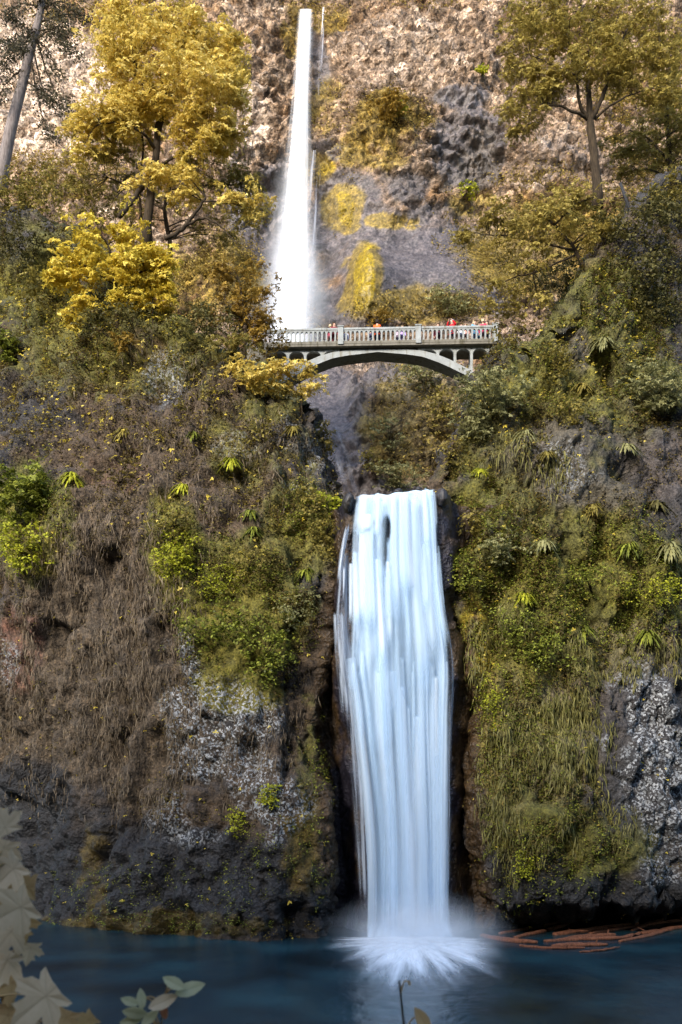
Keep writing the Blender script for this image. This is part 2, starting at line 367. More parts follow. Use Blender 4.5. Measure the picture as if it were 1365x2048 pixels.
def paint_right(P, N, px, py):
    col, n, n2, n3 = near_base(P, 5)
    mo = region(px, py, [(1010, 1330, 110, 330), (1100, 1220, 220, 170), (1230, 1160, 170, 140, .95), (1050, 1550, 110, 250, .8), (1150, 1690, 190, 90, .8), (1080, 980, 220, 130, .75), (1180, 780, 240, 150, .7), (1150, 620, 250, 130, .7), (940, 1080, 60, 160, .9), (1000, 850, 90, 120, .7)])
    m = sm(.3, .75, mo + .45 * n2 + .2 * n + .1 * N[:, 2]); col = blend(col, MOSS, m * .95)
    col = blend(col, MOSSY, sm(.5, 1., mo * .85 + .55 * n) * .45)
    yl = region(px, py, [(975, 1480, 32, 220), (940, 1240, 30, 70), (990, 1650, 30, 120, .8)]); col = blend(col, (.2, .15, .012), sm(.3, .8, yl + .35 * n2))
    dry = region(px, py, [(1120, 1480, 110, 160, .9), (1250, 1300, 130, 70), (1060, 920, 60, 60, .8), (1010, 1500, 80, 200, .6)]); d = sm(.35, .8, dry + .35 * n); col = blend(col, (.13, .11, .06), d * .65)
    gr = region(px, py, [(1140, 930, 200, 120, .8), (1290, 920, 110, 120, .7), (1140, 700, 60, 60, .6)]); col = blend(col, (.075, .064, .06), sm(.55, .85, gr + .5 * n) * .8)
    wet = region(px, py, [(945, 1500, 22, 330), (960, 1720, 40, 140)]); col = blend(col, WETB, sm(.25, .7, wet + .15 * n))
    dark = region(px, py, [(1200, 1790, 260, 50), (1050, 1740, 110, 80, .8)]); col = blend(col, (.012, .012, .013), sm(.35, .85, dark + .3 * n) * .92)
    li = region(px, py, [(1290, 1480, 120, 170), (1340, 1600, 80, 120), (1200, 1430, 60, 60, .7), (1140, 930, 90, 70, .5), (1300, 1740, 90, 40, .6)]) * sm(-.45, .25, n)
    col = blend(col, (.045, .044, .046), np.clip(region(px, py, [(1290, 1490, 130, 190)]), 0, 1) * .8)
    return col, np.stack([li, np.clip(wet + .6 * dark, 0, 1), d * .8], 1)
side_cliff(True); side_cliff(False)

FL = [(975, 712), (990, 709), (1030, 704), (1080, 698), (1150, 699), (1200, 701), (1260, 699), (1310, 693), (1350, 697), (1400, 705), (1500, 715), (1600, 729), (1700, 737), (1800, 740), (1890, 738)]
FR = [(975, 872), (1030, 878), (1080, 882), (1150, 885), (1200, 889), (1250, 896), (1300, 905), (1340, 908), (1400, 905), (1500, 904), (1600, 903), (1800, 904), (1890, 908)]
# rock wall behind the lower fall, with the stream bed leading back from its brink
def zp(py, Y): return HC + (HY - py) / F * Y
LIPZ = zp(988, 45.3)
def wallY(z): z = np.asarray(z); return sum(wallY0(z + d) for d in (-1.4, -.7, 0, .7, 1.4)) / 5
def wallY0(z): return interp(z, [(-3, 47.4), (3, 47.2), (8, 46.7), (11.5, 46.35), (13.4, 46.0), (14.6, 46.02), (17, 46.0), (18.5, 45.7), (19.6, 45.5), (21, 45.3), (22, 45.3)])
def fall_wall():
    nx, nz, nb = 150, 230, 40
    x = np.linspace(-3.4, 9.2, nx)[None, :]; v = np.linspace(0, 1, nz)[:, None]
    lip = LIPZ + .3 * sm(1.5, 4.2, x) - .15
    z = -2.5 + (lip + 2.5) * v
    xl, xr = (interp(z2py(z, 45.), FL) - CX) / F * 45, (interp(z2py(z, 45.), FR) - CX) / F * 45
    back = 2.6 * sm(.1, 1.3, xl - x) + 2.2 * sm(.2, 1.6, x - xr)
    G = np.stack([x + 0 * z, wallY(z) + back, z], -1)
    b = np.linspace(0, 1, nb + 1)[1:][:, None]
    G2 = np.stack([x + 0 * b, G[-1:, :, 1] + 28 * b, lip + 1.2 * b], -1)
    def disp(P, N):
        f1, f2, cid = worley(P, .9, 5, (1, 1, .6)); d = .3 * (cid - .5) + .25 * fbm(P, 1.2, 4, 8); return d * np.where(P[:, 1] > 45.9, 1, .6)
    def paint(P, N, px, py):
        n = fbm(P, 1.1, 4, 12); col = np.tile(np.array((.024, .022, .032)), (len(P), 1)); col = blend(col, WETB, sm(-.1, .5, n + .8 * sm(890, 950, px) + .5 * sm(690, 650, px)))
        return col, np.stack([0 * n, 0 * n + 1, 0 * n], 1)
    make_cliff('cliff_behind_fall', np.concatenate([G, G2], 0), disp, paint, M['rock_near'])
fall_wall()

# the tall back cliff
BACK = [(16, 72), (30, 75), (38, 78), (44, 83), (50, 91), (54, 94), (60, 95.5), (66, 98), (72, 99.5), (78, 100.5), (88, 104), (96, 108), (101, 111), (108, 114), (120, 119), (150, 136)]
def backY(z): return interp(z, BACK)
def back_cliff():
    x = np.concatenate([np.linspace(-75, -43, 40)[:-1], np.linspace(-43, 43, 560), np.linspace(43, 75, 40)[1:]])[None, :]; z = np.concatenate([np.linspace(16, 29, 20)[:-1], np.linspace(29, 106, 500), np.linspace(106, 150, 60)[1:]])[:, None]
    Y = backY(z) + 9 * (x / 45) ** 2 + 0 * x
    # recess the fall has worn, an alcove on the right, a rounded bench to the right of the basin
    Y = Y + 3.2 * np.exp(-((x + 4.8 - (z - 70) * .03) / 4.5) ** 2) * sm(48, 60, z) * (1 - .35 * sm(95, 102, z))
    Y = Y + 3.5 * np.exp(-((x - 14.5) / 4) ** 2 - ((z - 74) / 7) ** 2) - 2.5 * np.exp(-((x - 11) / 9) ** 2 - ((z - 60) / 4.5) ** 2) - 3 * np.exp(-((x - 2.5) / 3) ** 2 - ((z - 59) / 5) ** 2)
    G = np.stack([x + 0 * z, Y, z + 0 * x], -1)
    def disp(P, N):
        big = fbm(P, 13, 3, 80); Pw = P + np.stack([fbm(P, 2.2, 3, 60), fbm(P, 2.2, 3, 63), fbm(P, 2.2, 3, 66)], 1) * 1.1; f1, f2, cid = worley(Pw, 3.2, 81, (.8, .8, 1.2)); g1, g2, c2 = worley(Pw, 1.3, 85, (.8, .8, 1.25))
        px, py = to_px(P)
        slab = region(px, py, [(860, 545, 200, 105), (710, 450, 90, 140, .8), (530, 560, 60, 120), (690, 560, 70, 90), (650, 830, 60, 130)])
        rough = 1 - .9 * slab
        lay = fbm(P, 4.5, 3, 90, (.35, .35, 1.8))
        h1, h2, c3 = worley(Pw, .7, 88, (1, 1, 1.2))
        return 1.2 * big + rough * (.9 * (cid - .5) + .25 * sm(0, .25, f2 - f1) + .8 * (c2 - .5) + .5 * (c3 - .5) + 1.1 * fbm(P, 1.8, 5, 95, (.8, .8, 1.2), .6) + 1.5 * lay + .8 * np.abs(fbm(P, 4, 3, 97, (.6, .6, 1.4)))) - .6
    def paint(P, N, px, py):
        n = fbm(P, 5, 4, 100); n2 = fbm(P, 2., 4, 101); n3 = fbm(P, 14, 3, 102)
        col = np.tile(np.array((.19, .138, .1)), (len(P), 1))
        col = blend(col, (.32, .255, .205), sm(.08, .5, n2 + .3 * n)); col = blend(col, (.15, .09, .045), sm(.0, .5, n + .3 * n3 - .2 * n2))
        pale = region(px, py, [(90, 180, 160, 180), (480, 250, 70, 130, .7), (800, 120, 150, 110, .5)]); col = blend(col, (.42, .35, .3), sm(.3, .8, pale + .3 * n2) * .85)
        grey = region(px, py, [(530, 560, 60, 130), (560, 420, 60, 120, .8), (870, 545, 200, 100, 1.35), (800, 765, 100, 50, .9), (700, 450, 110, 160, .75), (740, 600, 120, 60, .9), (500, 480, 60, 160, .8), (660, 850, 90, 150), (690, 930, 60, 90), (760, 975, 120, 30), (660, 300, 50, 40, .8), (630, 850, 90, 140), (940, 290, 90, 110, .8), (930, 190, 70, 30), (820, 380, 60, 40, .7), (760, 370, 40, 50, .6), (700, 480, 90, 80, .5), (1150, 330, 120, 80, .5), (640, 130, 25, 100, .7), (860, 440, 100, 40, .7)])
        col = blend(col, (.078, .07, .076), sm(.4, .7, grey + .25 * n2) * .92)
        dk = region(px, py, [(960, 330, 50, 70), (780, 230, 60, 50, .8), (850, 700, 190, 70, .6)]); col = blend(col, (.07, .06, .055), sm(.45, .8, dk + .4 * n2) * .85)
        mo = .22 + region(px, py, [(720, 550, 42, 75), (690, 420, 50, 45), (640, 330, 35, 40, .9), (780, 230, 90, 60, .8), (740, 300, 90, 60, .7), (790, 450, 60, 14), (840, 610, 150, 40, .7), (590, 60, 30, 60, .8), (650, 30, 60, 40, .6), (850, 610, 60, 20, .5), (820, 850, 130, 130, .6), (1150, 500, 250, 120, .6), (660, 210, 60, 70, .5), (430, 560, 110, 120, .6), (960, 420, 60, 40, .6)])
        mm = sm(.5, .85, mo + .4 * n2 + .2 * n + .15 * N[:, 2]); col = blend(col, (.17, .12, .018), mm * .85)
        col = blend(col, (.22, .155, .006), sm(.45, .8, region(px, py, [(722, 550, 26, 75), (655, 335, 22, 25, .8), (692, 420, 25, 30, .9), (640, 640, 22, 40, .5)]) + .25 * n2))
        col = blend(col, (.11, .095, .05), sm(.4, .9, region(px, py, [(850, 830, 110, 140, .9)]) + .3 * n2) * .6)
        lich = region(px, py, [(800, 120, 180, 120, .35), (480, 200, 60, 160, .35), (1080, 330, 80, 60, .4)]) * sm(-.3, .4, n)
        wet = np.clip(grey, 0, 1) * .7
        return col, np.stack([lich, wet, region(px, py, [(490, 300, 50, 60, .8), (950, 270, 60, 60, .7)])], 1)
    make_cliff('cliff_back', G, disp, paint, M['rock_far'])
back_cliff()

def surf_at(px, py, names=('cliff_left', 'cliff_right', 'cliff_back')):
    best = None
    for nm in names:
        S = SURF[nm]; d = (S['px'] - px) ** 2 + (S['py'] - py) ** 2; d = np.where(S['N'][:, 1] < .2, d, 1e9)
        i = np.where(d < 14 ** 2)[0]
        if len(i) == 0:
            if len(names) > 1: continue
            i = np.array([np.argmin(d)])
        j = i[np.argmin(S['P'][i, 1])]
        if best is None or S['P'][j, 1] < best[0][1]: best = (S['P'][j], S['N'][j])
    return best

# ------------------------------------------------------------------ setting: ground, pool, stream
def ground():
    xs = np.linspace(-220, 220, 140); ys = np.linspace(-260, 140, 200)
    X, Yg = np.meshgrid(xs, ys); P = np.stack([X.ravel(), Yg.ravel(), 0 * X.ravel()], 1)
    y = P[:, 1]; z = np.where(y < 4, 4.45, 4.45 - 7.2 * sm(4, 15, y))
    shade_ridge = sm(-18, -58, y) * (61 + 10 * fbm(P, 40, 3, 7)) + sm(-20, -40, y) * 4 * fbm(P, 6, 3, 9)  # invented ridge behind the camera, out of view, added to shade the lower gorge
    P[:, 2] = z + np.maximum(shade_ridge, 0) + .12 * fbm(P, 2., 3, 3)
    t = NT('forest_floor'); g = t.n('NewGeometry').outputs['Position']; n = t.noise(g, .8, 6, .65)
    m = t.done(t.bsdf(t.ramp(n, [(.3, (.02, .022, .01)), (.6, (.05, .045, .02)), (.8, (.1, .08, .03))]), .95, .2, t.bump(n, .8, .2)))
    structure(obj('ground', new_mesh('ground', P, grid_faces(len(ys), len(xs))), m))
ground()
def water_mat():
    t = NT('pool_water'); g = t.n('NewGeometry').outputs['Position']
    n = t.noise(g, .22, 3, .5); w = t.noise(t.mapping(g, (1, .5, 1)), 1.1, 3, .5)
    sx = t.n('SeparateXYZ'); t.l(g, sx.inputs[0])
    c = t.ramp(n, [(.3, (.004, .013, .019)), (.5, (.009, .033, .046)), (.7, (.018, .065, .08))])
    return t.done(t.bsdf(c, .26, .45, t.bump(w, .3, .25)))
def pool():
    nx, ny = 120, 110
    X, Yg = np.meshgrid(np.linspace(-45, 45, nx), np.linspace(8.5, 66, ny)); P = np.stack([X.ravel(), Yg.ravel(), 0 * X.ravel()], 1)
    P[:, 2] = .02 * fbm(P, 3, 3, 3)
    structure(obj('water', new_mesh('water', P, grid_faces(ny, nx)), water_mat()))
pool()

# ------------------------------------------------------------------ waterfalls
def fall_mat(name, us, vs, lo, hi, thin, thick, edge=.1, base=.0, seed=0.):
    t = NT(name); uv = t.n('UVMap').outputs[0]
    mp = t.n('Mapping'); t.l(uv, mp.inputs[0]); mp.inputs['Scale'].default_value = (us, vs, 1); mp.inputs['Location'].default_value = (seed, seed * .7, seed)
    n = t.noise(mp.outputs[0], 1., 4, .55)
    mp2 = t.n('Mapping'); t.l(uv, mp2.inputs[0]); mp2.inputs['Scale'].default_value = (us * .28, vs * .6, 1); mp2.inputs['Location'].default_value = (seed + 3, seed, 0)
    n2 = t.noise(mp2.outputs[0], 1., 3, .5)
    s = t.n('SeparateXYZ'); t.l(uv, s.inputs[0]); u, v = s.outputs[0], s.outputs[1]
    ed = t.math('MULTIPLY', t.mapr(u, 0, edge), t.mapr(t.math('SUBTRACT', 1., u), 0, edge))
    den = t.n('Attribute', attribute_name='den').outputs['Fac']
    f = t.math('ADD', t.math('MULTIPLY', n, .6), t.math('MULTIPLY', n2, .4))
    f = t.math('ADD', f, t.math('MULTIPLY', t.math('SUBTRACT', den, .5), .8))
    a = t.math('MULTIPLY', t.mapr(f, lo, hi), ed); a = t.math('MAXIMUM', a, t.math('MULTIPLY', ed, base))
    c = t.mix(t.mapr(f, lo + .04, hi + .16), thin, thick)
    d = t.n('BsdfDiffuse'); t.l(c, d.inputs[0]); tr = t.n('BsdfTranslucent'); t.l(c, tr.inputs[0])
    mx = t.n('MixShader'); mx.inputs[0].default_value = .3; t.l(d.outputs[0], mx.inputs[1]); t.l(tr.outputs[0], mx.inputs[2])
    tp = t.n('BsdfTransparent'); m2 = t.n('MixShader'); t.l(a, m2.inputs[0]); t.l(tp.outputs[0], m2.inputs[1]); t.l(mx.outputs[0], m2.inputs[2])
    return t.done(m2.outputs[0])
def sheet(name, G, den, m, parent):
    nr, nc, _ = G.shape; me = new_mesh(name, G.reshape(-1, 3), grid_faces(nr, nc))
    uv = me.uv_layers.new(name='UVMap'); li = np.zeros(len(me.loops), np.int32); me.loops.foreach_get('vertex_index', li)
    U = np.stack([(li % nc) / (nc - 1), (li // nc) / (nr - 1)], 1).astype(np.float32); uv.data.foreach_set('uv', U.ravel())
    a = me.attributes.new('den', 'FLOAT', 'POINT'); a.data.foreach_set('value', np.asarray(den, np.float32).ravel())
    return obj(name, me, m, parent)
def lower_fall():
    root = thing('waterfall', 'wide lower waterfall, blue-white veil dropping into the dark pool', 'waterfall', (3.1, 45.5, 0))
    rp = np.array(root.location)
    white, blue = (.95, .96, .97), (.55, .68, .78)
    def veil(Lp, Rp, y0, y1, off, den_fn, m, nr=170, nc=90, over=True, nm='water_veil'):
        py = np.linspace(y0, y1, nr)[:, None]; u = np.linspace(0, 1, nc)[None, :]
        px = sinterp(py, Lp) * (1 - u) + sinterp(py, Rp) * u
        Y0 = 45.
        z = HC + (HY - py) / F * Y0
        lipup = (.38 * u ** 2 + .2 * fbm_grid(u * 9, 0 * u)) * sm(1100, 985, py)
        Y = wallY(z) - off - .35 * np.sin(np.pi * u) + .12 * fbm_grid(px / 9, py / 160)
        x = (px - CX) / F * 45.
        G = np.stack([x, Y + 0 * u, z + lipup], -1)
        if over:                                   # the sheet starts on the stream bed, behind the brink
            b = np.linspace(1, 0, 16)[:-1][:, None]; top = G[0]
            wob = .22 * fbm_grid(px[:1] / 14 + 0 * b, b * 4) + .16 * fbm_grid(px[:1] / 4 + 0 * b, b * 9)
            Gt = np.stack([top[None, :, 0] * (1 - .03 * b), top[None, :, 1] + 4.5 * b, top[None, :, 2] + .25 * b ** .5 + wob], -1); G = np.concatenate([Gt, G], 0)
            pyy = np.concatenate([np.full((15, 1), y0), py], 0)
        else: pyy = py
        den = den_fn(pyy + 0 * u, np.concatenate([np.repeat(px[:1], 15, 0), px], 0) if over else px)
        return sheet(nm, G - rp, den, m, root)
    mA = fall_mat('water_veil_body', 7, .7, .26, .6, (.35, .54, .77), (.66, .8, .94), .13, .0, 1.)
    def dA(py, px):
        d = .5 + .12 * sm(1250, 1000, py) + .03 * sm(1500, 1800, py)
        d = d - .6 * region(px, py, [(772, 1056, 11, 30, .7), (766, 1098, 9, 36, .75), (720, 1050, 10, 8, .8), (712, 1072, 8, 14), (745, 1045, 7, 9, .7), (700, 1120, 9, 22, .9), (705, 1095, 18, 40, .7), (698, 1180, 16, 70, .6), (688, 1280, 10, 60, .8), (722, 1650, 12, 160, .4)])
        return d + .2 * region(px, py, [(735, 1080, 30, 40), (840, 1030, 40, 50), (735, 1200, 22, 160, .8), (710, 1320, 30, 40, .7), (760, 1400, 40, 90, .6)])
    veil(FL, FR, 987, 1892, .2, dA, mA)
    # separate strands: ribbons that start on the brink or on a ledge, swell and thin out
    mS = fall_mat('water_strand', 2.2, 1.2, .12, 1.0, (.5, .7, .91), (.83, .9, .97), .5, .0, 5.)
    vs, fs, uvs, dens, o = [], [], [], [], 0
    starts = []
    for i in range(110):
        f = rng.uniform(.02, .98); k = rng.choice(4, p=[.4, .22, .26, .12])
        y0 = (rng.uniform(985, 1000), rng.uniform(1050, 1130), rng.uniform(1285, 1345), rng.uniform(1400, 1560))[k]
        y1 = min(1892, y0 + (rng.uniform(90, 620) if k != 1 else rng.uniform(120, 420)))
        if rng.uniform() < .3: y1 = 1892
        if .32 < f < .43 and k == 0 and y1 > 1040 and rng.uniform() < .75: y0 = rng.uniform(1112, 1150); y1 = max(y1, y0 + 150)
        if f < .2 and k == 0 and rng.uniform() < .6: y1 = min(y1, rng.uniform(1070, 1120))
        starts.append((f, y0, y1, rng.uniform(3, 11) ** 1.2 * (1.3 if k == 2 else 1), rng.uniform(.2, .66), rng.uniform(.25, .8)))
    for f, y0, y1, w, dn, sp in [(.2, 1030, 1330, 20, .85, .4), (.17, 1080, 1330, 14, .8, .4), (.33, 1110, 1600, 14, .8, .5), (.72, 1000, 1500, 26, .7, .5), (.6, 995, 1250, 18, .85, .4), (.9, 990, 1300, 16, .8, .4), (.06, 1310, 1880, 16, .75, .5), (.3, 1330, 1892, 26, .8, .5), (.5, 1360, 1892, 22, .75, .5), (.84, 1340, 1892, 20, .8, .6), (.94, 1330, 1892, 9, .7, .6), (.12, 990, 1100, 18, .8, .3), (.28, 990, 1110, 10, .8, .3), (.48, 990, 1300, 12, .8, .4), (.14, 1062, 1300, 13, .95, .3), (.24, 1058, 1250, 12, .95, .3), (.07, 1100, 1290, 9, .9, .3), (.3, 1112, 1400, 10, .95, .4), (.42, 1118, 1350, 9, .9, .4), (.19, 1030, 1075, 12, .9, .2), (.02, 1120, 1280, 7, .8, .3), (.66, 1420, 1892, 24, .7, .6)]: starts.append((f, y0, y1, w, dn, sp))
    for i in range(34): starts.append((rng.uniform(-.03, 1.03), rng.uniform(1795, 1862), rng.uniform(1890, 1904), rng.uniform(10, 26), rng.uniform(.7, 1.1), .6))
    for f, y0, y1, w, dn, sp in starts:
        n, m = 40, 7; q = np.linspace(0, 1, n); py = y0 + (y1 - y0) * q; f2 = f + rng.normal(0, .025) * q
        L, Rr = sinterp(py, FL), sinterp(py, FR); mid = L + (Rr - L) * f2 + 2.5 * np.sin(q * rng.uniform(2, 6) + rng.uniform(0, 6)) * q
        ww = w * (.45 + .75 * q ** sp) ; u = np.linspace(-1, 1, m)
        px = np.clip(mid[:, None] + ww[:, None] * u, L[:, None] - 2, Rr[:, None] + 2); z = HC + (HY - py) / F * 45.; 
        Y = wallY(z)[:, None] - .25 - .35 * np.sin(np.pi * np.clip(f2, 0, 1))[:, None] - .1 - rng.uniform(.0, .5) * (q[:, None] ** .5) - .05 * (1 - u ** 2)
        lipup = (.38 * f ** 2) * sm(1150, 985, py)
        if y0 > 1790: Y = Y - .5 - 1.2 * rng.uniform() * q[:, None]
        G = np.stack([(px - CX) / F * 45., Y, (z + lipup)[:, None] + 0 * px], -1) - rp
        fade = sm(0, .025 if y0 < 1790 else .9, q) * (sm(1, .55, q) if y1 < 1880 else 1.)
        vs.append(G.reshape(-1, 3)); fs.append(grid_faces(n, m) + o); o += n * m
        uvs.append(np.stack([np.tile((u + 1) / 2, n), np.repeat(q * (y1 - y0) / 600 + f * 7, m)], 1)); dens.append(np.repeat(dn * fade - .5 * (1 - fade), m))
    me = new_mesh('water_strands', np.concatenate(vs), np.concatenate(fs)); uvl = me.uv_layers.new(name='UVMap'); li = np.zeros(len(me.loops), np.int32); me.loops.foreach_get('vertex_index', li)
    uvl.data.foreach_set('uv', np.concatenate(uvs)[li].astype(np.float32).ravel()); at = me.attributes.new('den', 'FLOAT', 'POINT'); at.data.foreach_set('value', np.concatenate(dens).astype(np.float32))
    obj('water_strands', me, mS, root)
    mC = fall_mat('water_trickle', 5, 3., .38, .74, (.5, .6, .75), (.85, .9, .95), .2, .0, 9.)
    for L_, R_, a, b, dn in (([(1080, 684), (1250, 668), (1400, 690), (1600, 705), (1880, 725)], [(1080, 700), (1250, 702), (1400, 722), (1600, 742), (1880, 750)], 1080, 1880, .5),
                             ([(1030, 698), (1085, 680), (1180, 670), (1230, 672)], [(1030, 708), (1085, 692), (1180, 684), (1230, 690)], 1030, 1230, .62),
                             ([(1110, 686), (1230, 684)], [(1110, 694), (1230, 690)], 1110, 1250, .75),
                             ([(1200, 664), (1300, 668), (1500, 690)], [(1200, 690), (1300, 700), (1500, 716)], 1200, 1500, .55),
                             ([(1230, 885), (1320, 895), (1500, 898), (1860, 900)], [(1230, 900), (1320, 918), (1500, 912), (1860, 914)], 1230, 1860, .45)):
        veil(L_, R_, a, b, .12, lambda py, px, dn=dn, a=a, b=b: 0 * px + dn - .7 * (1 - sm(a, a + 30, py) * sm(b, b - 110, py)), mC, 90, 14, False, 'trickle')
    # foam where the fall meets the pool: low ragged fans of white water and spray
    t = NT('foam'); uv = t.n('UVMap').outputs[0]; s = t.n('SeparateXYZ'); t.l(uv, s.inputs[0])
    mp = t.n('Mapping'); t.l(uv, mp.inputs[0]); mp.inputs['Scale'].default_value = (26, 1.3, 1); n = t.noise(mp.outputs[0], 1., 5, .6)
    a = t.math('MULTIPLY', t.mapr(t.math('SUBTRACT', n, t.math('MULTIPLY', s.outputs[1], .62)), -.12, .4), t.mapr(s.outputs[1], 1., .5))
    d = t.n('BsdfDiffuse'); d.inputs[0].default_value = (.95, .97, .99, 1); tp = t.n('BsdfTransparent'); m2 = t.n('MixShader')
    t.l(a, m2.inputs[0]); t.l(tp.outputs[0], m2.inputs[1]); t.l(d.outputs[0], m2.inputs[2]); mF = t.done(m2.outputs[0])
    cx, cy = 3.35, 44.3
    for rx, ry, hgt, k in ((3.8, 14.5, .02, 0), (3.1, 9.5, .04, 1), (2.5, 4.6, .08, 2), (2.0, 2.4, .14, 3)):
        nr, nc = 30, 140; r = np.linspace(0, 1, nr)[:, None]; th = np.linspace(0, 2 * np.pi, nc)[None, :]
        jag = 1 + .22 * fbm_grid(np.cos(th) * 4 + k * 9, np.sin(th) * 4); yy = np.sin(th)
        jag = jag * (1 + .25 * fbm_grid(np.cos(th) * 11 + k * 5, np.sin(th) * 11)); X = cx + (.7 + rx * r * jag) * np.cos(th); Yf = cy + (.2 + np.where(yy < 0, ry, 1.2) * r * jag) * yy
        Z = .05 + .012 * k + hgt * (1 - r) ** 2 * (1 + .5 * fbm_grid(th * 4, r * 2 + k)) + .04 * r
        G = np.stack([X, Yf, Z], -1); sheet('foam', G - rp, 0 * X + .5, mF, root)
lower_fall()
def mist(name, c, r, dens, label, parent=None):
    import bmesh
    bm = bmesh.new(); bmesh.ops.create_icosphere(bm, subdivisions=3, radius=1.); me = bpy.data.meshes.new(name); bm.to_mesh(me); bm.free()
    t = NT(name); g = t.n('TexCoord').outputs['Object']; ln = t.n('VectorMath', operation='LENGTH'); t.l(g, ln.inputs[0])
    n = t.noise(g, 2.2, 3, .5); d = t.math('MULTIPLY', t.mapr(ln.outputs['Value'], 1., .1), t.mapr(n, .3, .7, .3, 1.)); v = t.n('VolumePrincipled'); v.inputs['Color'].default_value = (.9, .93, .97, 1); t.l(t.math('MULTIPLY', d, dens), v.inputs['Density'])
    t.l(v.outputs[0], t.out.inputs['Volume']); o = obj(name, me, t.m); o.scale = r; o.location = c
    return stuff(o, label, 'mist')
mist('mist', (3.4, 41.8, .7), (4.6, 6.0, 2.1), .26, 'soft white spray hanging over the pool at the foot of the lower waterfall')
mist('mist', (3.35, 43.6, .45), (3.2, 2.2, 1.3), .55, 'dense white spray right where the lower waterfall hits the pool')
mist('mist', tuple(W(592, 610, 90)), (4.2, 4, 9.5), .28, 'soft white spray around the foot of the tall upper waterfall')
def upper_fall():
    Yb = 99.
    root = thing('waterfall', 'tall thin upper waterfall, white plume falling down the back cliff behind the bridge', 'waterfall', tuple(W(592, 700, 92)))
    rp = np.array(root.location)
    C = [(10, 613), (18, 612), (80, 609), (200, 602), (300, 597), (400, 592), (500, 588), (600, 585), (700, 581)]
    def ribbon(wid, y0, y1, off, m, dn, dx=0, nm='water_plume'):
        nr, nc = 120, 24; py = np.linspace(y0, y1, nr)[:, None]; u = np.linspace(-1, 1, nc)[None, :]
        px = interp(py, C) + dx + u * interp(py, wid)
        Yz = interp(py, [(10, 113.5), (30, 109.5), (100, 106.5), (300, 99.5), (500, 94.5), (600, 92), (700, 89)]) - off + .8 * u ** 2
        G = np.stack([(px - CX) / F * Yz, Yz, HC + (HY - py) / F * Yz], -1)
        return sheet(nm, G - rp, dn(py + 0 * u), m, root)
    white = (.95, .96, .97); pale = (.8, .83, .88)
    core = fall_mat('plume_core', 9, 1.4, .2, .42, pale, white, .42, .0, 2.)
    veil = fall_mat('plume_veil', 12, 1.8, .3, .8, pale, white, .45, .0, 6.)
    mist = fall_mat('plume_mist', 4, 1.5, .2, 1.15, (.8, .82, .87), white, .5, .0, 8.)
    ribbon([(10, 15), (100, 17), (200, 15), (400, 19), (600, 26), (700, 30)], 18, 720, 0, core, lambda p: .62 + 0 * p)
    ribbon([(10, 17), (60, 20), (200, 24), (350, 34), (500, 42), (700, 52)], 24, 720, 1.2, veil, lambda p: .52 + .1 * sm(300, 600, p))
    ribbon([(60, 16), (200, 18), (400, 26), (600, 36), (700, 40)], 60, 720, .8, veil, lambda p: .5 + 0 * p)
    ribbon([(200, 25), (350, 45), (500, 62), (700, 75)], 230, 730, 2., mist, lambda p: .3 + .35 * sm(230, 600, p), -6, 'spray')
    thin = fall_mat('plume_thin', 5, 2.2, .38, .7, (.6, .6, .66), pale, .4, .0, 12.)
    ribbon([(10, 4), (130, 6), (200, 4)], 14, 190, -.8, thin, lambda p: .5 - .15 * sm(100, 190, p), 36, 'trickle')
    ribbon([(300, 12), (420, 22), (560, 18), (650, 16)], 300, 690, -1.6, thin, lambda p: .42 + 0 * p, 34, 'trickle')
    # run-off down the wet slab under the bridge
    py = np.linspace(700, 985, 60)[:, None]; u = np.linspace(0, 1, 14)[None, :]
    px = interp(py, [(700, 555), (780, 590), (900, 640), (985, 660)]) * (1 - u) + interp(py, [(700, 640), (780, 665), (900, 705), (985, 730)]) * u
    Yz = interp(py, [(700, 88), (750, 82), (850, 76.5), (985, 72)]) + 0 * u - 1.3
    G = np.stack([(px - CX) / F * Yz, Yz, HC + (HY - py) / F * Yz], -1)
    run = fall_mat('runoff', 6, 2.2, .42, .95, (.62, .64, .72), white, .35, .0, 15.)
    sheet('runoff', G - rp, .45 + 0 * px, run, root)
upper_fall()

# ------------------------------------------------------------------ the footbridge
KB = 61 / F                                        # metres per photo pixel at the bridge
BC = W(757, 688, 61); BC[1] = 62; BRZ = R(-2.0)
def bx(px): return (px - 757) * KB
def bz(py): return (688 - py) * KB
DROP_T = [(0, 0), (60, 1.5), (91, 5), (117, 12), (143, 23), (161, 32), (193, 49), (215, 62)]
DROP_B = [(0, 0), (60, 6), (90, 11), (120, 22), (143, 32.5), (179, 51), (215, 75)]
def concrete(name, c, stain):
    t = NT(name); g = t.n('TexCoord').outputs['Object']; n = t.noise(g, 2.2, 6, .65); s = t.noise(t.mapping(g, (4, 4, .7)), 1., 5, .6)
    col = t.ramp(n, [(.3, tuple(x * .72 for x in c)), (.6, c), (.8, tuple(min(1, x * 1.2) for x in c))])
    col = t.mix(t.mapr(s, .5, .68), col, stain)
    return t.done(t.bsdf(col, .85, .25, t.bump(n, .3, .03)))
M['conc'] = concrete('bridge_concrete', (.3, .315, .31), (.19, .18, .15)); M['conc_dark'] = concrete('bridge_stained_concrete', (.17, .155, .125), (.085, .075, .05))
